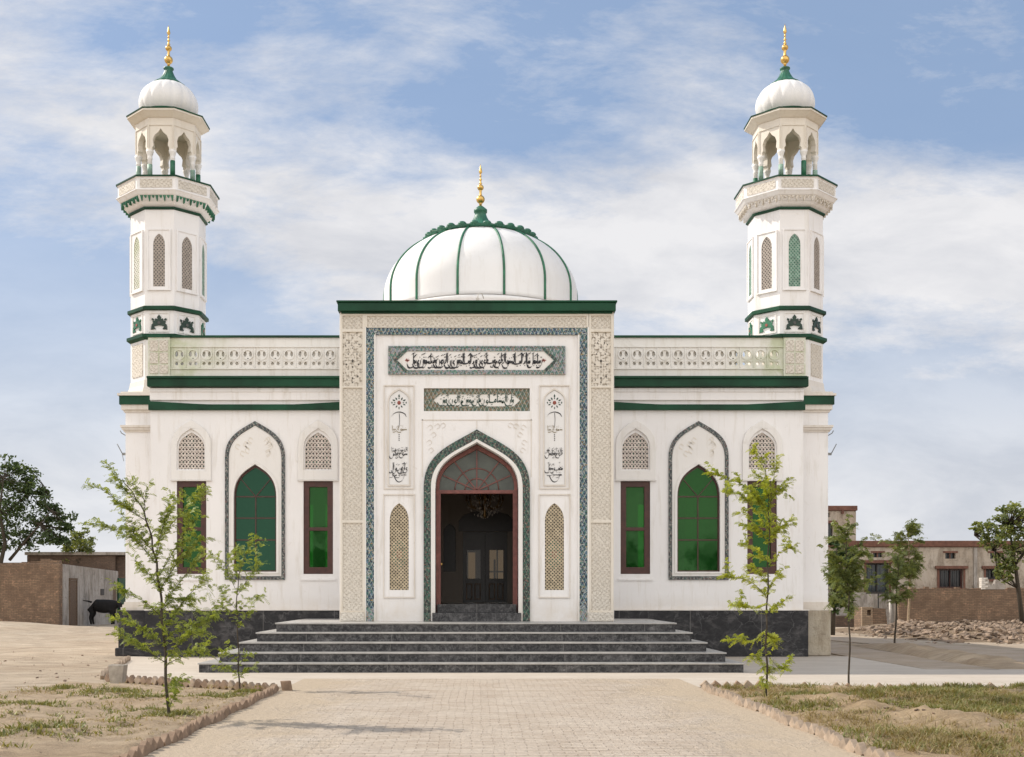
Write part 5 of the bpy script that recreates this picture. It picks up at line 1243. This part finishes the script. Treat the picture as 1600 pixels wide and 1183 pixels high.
# old house on the right
H = 62.0; s_ = 1800/H
def HX(px): return (px-745)/s_
def HZ(py): return 1.6+(930-py)/s_
hs = thing('old_house', 'long single storey house of flaking grey render with red brick roofline on the right', 'house', (HX(1440), H, 0))
wins = [(1353, 1389, 880, 927), (1467, 1505, 889, 919), (1540, 1566, 889, 905), (1620, 1650, 889, 919)]
vents = [(1364, 1379, 864, 871), (1477, 1493, 864, 873), (1547, 1563, 864, 873)]
m = MB(); m.slab(rect(HX(1200), HX(1700), -.2, HZ(855)), [rect(HX(a), HX(b_), HZ(d_), HZ(c_)) for a, b_, c_, d_ in wins]+[rect(HX(a), HX(b_), HZ(d_), HZ(c_)) for a, b_, c_, d_ in vents], H, H+.4)
m.box(HX(1200), HX(1700), H+4, H+4.2, -.2, HZ(856))
m.build('wall', 'house_render', hs)
m = MB(); m.box(HX(1200), HX(1700), H-.12, H+4.3, HZ(854.6), HZ(845)); m.build('roof', 'red_lintel', hs, bevel=.03)
m = MB(); m.box(HX(1200), HX(1700), H+.39, H+3.9, HZ(858), HZ(856)); m.build('ceiling', 'iron_dark', hs)
for i, (a, b_, c_, d_) in enumerate(wins):
    x0_, x1_, z0_, z1_ = HX(a), HX(b_), HZ(d_), HZ(c_)
    m = MB(); m.slab(rect(x0_+.01, x1_-.01, z0_+.01, z1_-.01), [rect(x0_+.10, (x0_+x1_)/2-.04, z0_+.08, z1_-.08), rect((x0_+x1_)/2+.04, x1_-.1, z0_+.08, z1_-.08)], H+.1, H+.18)
    w = m.build('window', 'iron_dark' if i != 1 else 'brown_frame', hs)
    m = MB(); m.box(x0_+.02, x1_-.02, H+.2, H+.22, z0_+.02, z1_-.02); m.build('pane', 'slate_glass' if i == 0 else 'window_dark', w)
    m = MB()
    for k in range(1, 6): xx = x0_+(x1_-x0_)*k/6; m.box(xx-.012, xx+.012, H+.06, H+.085, z0_+.02, z1_-.02)
    m.build('bars', 'iron_dark', w)
    m = MB(); m.box(x0_-.22, x1_+.22, H-.14, H-.002, z1_+.01, z1_+.16); m.box(x0_-.15, x1_+.15, H-.10, H-.002, z0_-.12, z0_-.0); m.box(x0_-.1, x0_-.0, H-.05, H-.002, z0_, z1_); m.box(x1_, x1_+.1, H-.05, H-.002, z0_, z1_); m.build('lintel', 'red_lintel', w)
for (a, b_, c_, d_) in vents:
    m = MB(); x0_, x1_ = HX(a), HX(b_); m.box(x0_, x1_, H+.2, H+.25, HZ(d_), HZ(c_)); v = m.build('vent', 'window_dark', hs)
    m = MB(); m.box((x0_+x1_)/2-.03, (x0_+x1_)/2+.03, H+.05, H+.1, HZ(d_), HZ(c_)); m.box(x0_-.12, x1_+.12, H-.03, H-.002, HZ(c_), HZ(c_)+.1); m.build('vent_frame', 'red_lintel', v)
m = MB(); m.box(HX(1521), HX(1526), H-.08, H-.01, 0, HZ(856)); m.build('rain_stain_pilaster', 'grey_render', hs)
up = [(HX(1296), HX(1310), HZ(805), HZ(798)), (HX(1285), HX(1315), HZ(838), HZ(815))]
m = MB(); m.slab(rect(HX(1240), HX(1352), HZ(845)+.0, HZ(795)), [rect(a, b_, c_, d_) for a, b_, c_, d_ in up], H+1.5, H+1.8); m.box(HX(1240), HX(1352), H+1.81, H+6, HZ(845), HZ(796)); ust = m.build('upper_storey', 'house_render', hs, bevel=.02)
m = MB(); m.box(HX(1240), HX(1353.5), H+1.4, H+6.1, HZ(794.8), HZ(787)); m.build('upper_roof', 'red_lintel', hs, bevel=.02)
m = MB(); m.box(HX(1280), HX(1320), H+1.38, H+1.49, HZ(815), HZ(811)); m.box(HX(1328), HX(1331), H+1.3, H+1.49, HZ(800), HZ(794)); m.build('upper_lintel', 'red_lintel', hs)
m = MB(); m.box(HX(1280), HX(1320), H+1.7, H+1.79, HZ(840), HZ(797)); m.build('upper_window', 'window_dark', hs)
# front boundary wall
fw = thing('boundary_wall', 'low crumbling brick boundary wall in front of the old house', 'wall', (HX(1490), 59, 0))
m = MB(); F = 59.0; fx = lambda px: (px-745)*F/1800; fz = lambda py: 1.6+(930-py)*F/1800
m.box(fx(1404), fx(1680), F, F+.3, -.2, fz(921)); m.build('wall', 'old_brick', fw, bevel=.04)
m = MB(); rnd = random.Random(8)
for k in range(40): x = fx(1404)+(fx(1680)-fx(1404))*k/40; m.box(x, x+.22, F+.02, F+.28, fz(921)+.001, fz(921)+rnd.uniform(.02, .14))
m.build('coping', 'old_brick', fw)
m = MB(); m.box(fx(1280), fx(1403.5), F+.6, F+.85, -.2, fz(926)); pw2 = m.build('rendered_section', 'grey_render', fw, bevel=.04)
m = MB(); m.box(fx(1440), fx(1680), F-.5, F-.02, -.1, .25); m.box(fx(1285), fx(1345), F-.3, F+.5, -.1, .55); m.build('dark_base', 'dark_brick', fw, bevel=.05)  # darker brick strip along the bottom of the wall
t = thing('wall_stub', 'whitewashed stub of broken wall on the boundary wall at the right edge', 'wall', (fx(1538), F, 0))
m = MB()
for k in range(6): m.box(fx(1533), fx(1533)+.2+.12*(k % 2), F-.06, F+.25, fz(921)+.10*k, fz(921)+.10*k+.095)
m.build('bricks', 'whitish_stone', t, bevel=.01)
m = MB(); m.slab([(fx(1537.5), fz(920.9)), (fx(1570), fz(920.9)), (fx(1570), fz(905)), (fx(1556), fz(906)), (fx(1553), fz(914)), (fx(1546), fz(913)), (fx(1545), fz(905.5)), (fx(1537.5), fz(905.5))], [], F, F+.2); m.build('render', 'grey_render', t)
t = thing('iron_post', 'thin dark iron post with a crossbar below the slatted house window', 'post', (fx(1369), F-.3, 0))
m = MB(); m.box(fx(1368.2), fx(1369.8), F-.35, F-.28, 0, fz(926)); m.build('shaft', 'iron_dark', t); m = MB(); m.box(fx(1350), fx(1391), F-.36, F-.27, fz(928), fz(926)+.01); m.build('crossbar', 'iron_dark', t)
kx = 56.0
t = thing('brick_kiln_box', 'small pale brick box with an opening standing before the old house', 'brick box', ((1362-745)*kx/1800, kx, 0))
gx = lambda px: (px-745)*kx/1800
m = MB(); m.slab(rect(gx(1347), gx(1364), -.1, 1.02), [rect(gx(1355), gx(1361), .62, .88)], kx, kx+.2); m.build('front', 'pale_brick', t, bevel=.015)
m = MB(); m.slab([(gx(1364)+.01, -.1), (gx(1388), -.1), (gx(1384), .95), (gx(1364)+.01, .98)], [], kx+.02, kx+1.2); m.box(gx(1347), gx(1364), kx+.21, kx+1.2, -.1, 1.0); m.build('body', 'old_brick', t, bevel=.02)
t = thing('leaning_pole', 'short whitewashed pole leaning by the brick box', 'pole', ((1391-745)*kx/1800, kx, 0)); m = MB(); m.tube([(gx(1389), kx, .0), (gx(1391), kx, .9), (gx(1392), kx+.1, 1.5)], .06); m.build('shaft', 'whitish_stone', t)

# rubble bank
def rubh(x, y):
    e = sstep(15.6, 19, x)*sstep(38.5, 43, y)*(1-sstep(52, 56, y))
    return e*(.36+nz(x, y, .8, .22)+nz(x, y, .3, .1))-.05
mound('rubble_bank', lambda x, y: (x, y), 15, 44, 39, 57, 90, 60, lambda x, y, u, v: rubh(x, y), 'bank_soil')
m = MB(); rnd = random.Random(9)
for _ in range(13000):
    x, y = rnd.uniform(15.2, 42), rnd.uniform(38.5, 52)
    h = rubh(x, y)
    if h < .03 and rnd.random() > .08: continue
    rr_ = (rnd.uniform(.8, 2.0), rnd.uniform(.8, 1.2)); rock(m, (x, y, h+.02), rnd.choice((.04, .055, .07, .09, .13)), rnd, rnd.uniform(.25, .6))
setting(m.build('rubble', 'rubble', fixn=False), 'stuff')

# ================================================================== COW
def cow():
    cx, D = (160.5-745)*62/1800, 62.0
    t = thing('cow', 'black cow standing side on in front of the cement shed', 'cow', (cx, D, 0))
    V = []; E = []; Rr = []
    def chain(pts, start=None):
        last = start
        for (x, y, z, r) in pts:
            V.append((cx+x, D+y, z)); Rr.append(r); i = len(V)-1
            if last is not None: E.append((last, i))
            last = i
        return last
    # trunk runs from rump (left) to chest (right); the first vertex is the root
    chain([(-.62, 0, 1.10, .28), (-.40, 0, 1.06, .35), (-.10, 0, 1.00, .40), (.20, 0, 1.00, .41), (.48, 0, 1.04, .38), (.66, 0, 1.08, .29)])
    # neck and lowered head turned to the right
    chain([(.80, 0, 1.12, .18), (.90, -.05, 1.10, .15), (.98, -.12, 1.0, .13), (1.03, -.18, .85, .10), (1.05, -.22, .74, .08)], 5)
    for s in (-1, 1):
        chain([(-.60, s*.17, .84, .19), (-.50, s*.19, .62, .12), (-.62, s*.19, .40, .075), (-.57, s*.19, .12, .058), (-.55, s*.19, .03, .07)], 0)   # hind leg: stifle, hock, fetlock
        chain([(.52, s*.17, .78, .16), (.53, s*.17, .50, .09), (.55, s*.17, .42, .08), (.54, s*.17, .12, .056), (.56, s*.17, .03, .068)], 4)
    me = bpy.data.meshes.new('body'); org = Vector((cx, D, 0)); me.from_pydata([tuple(Vector(v)-org) for v in V], E, [])
    o = bpy.data.objects.new('body', me); COL.objects.link(o); o.parent = t; o['_org'] = (cx, D, 0)
    md = o.modifiers.new('skin', 'SKIN'); 
    for i, r in enumerate(Rr): me.skin_vertices[0].data[i].radius = (r, r)
    me.skin_vertices[0].data[0].use_root = True
    md.use_smooth_shade = True
    sb = o.modifiers.new('sub', 'SUBSURF'); sb.levels = 2; sb.render_levels = 2
    bpy.context.view_layer.update()
    dg = bpy.context.evaluated_depsgraph_get(); me2 = bpy.data.meshes.new_from_object(o.evaluated_get(dg)); o.modifiers.clear(); o.data = me2; me2.name = 'body'
    me2.materials.clear(); me2.materials.append(MAT['cow_black'])
    m = MB(); m.tube([(cx-.60, D, 1.22), (cx-.78, D, 1.27), (cx-.95, D-.02, 1.30), (cx-1.08, D-.03, 1.34), (cx-1.14, D-.03, 1.36)], [.06, .045, .028, .022, .03], 6); m.ball((cx-1.17, D-.03, 1.33), .075, 1.2, 8); m.ball((cx-1.2, D-.03, 1.26), .05, 1.4, 8); m.build('tail', 'cow_black', t)
    for s in (-1, 1):
        m = MB(); m.tube([(cx+.92+s*.04, D-.12, 1.12), (cx+.92+s*.16, D-.12, 1.12), (cx+.92+s*.22, D-.12, 1.08)], [.025, .05, .012], 6); m.build('ear', 'cow_black', t)
        m = MB(); m.tube([(cx+.92+s*.05, D-.10, 1.16), (cx+.92+s*.10, D-.10, 1.23), (cx+.92+s*.08, D-.10, 1.30)], [.025, .018, .006], 6); m.build('horn', 'horn', t)
cow()

for o in list(bpy.data.objects):
    if '_org' in o: del o['_org']
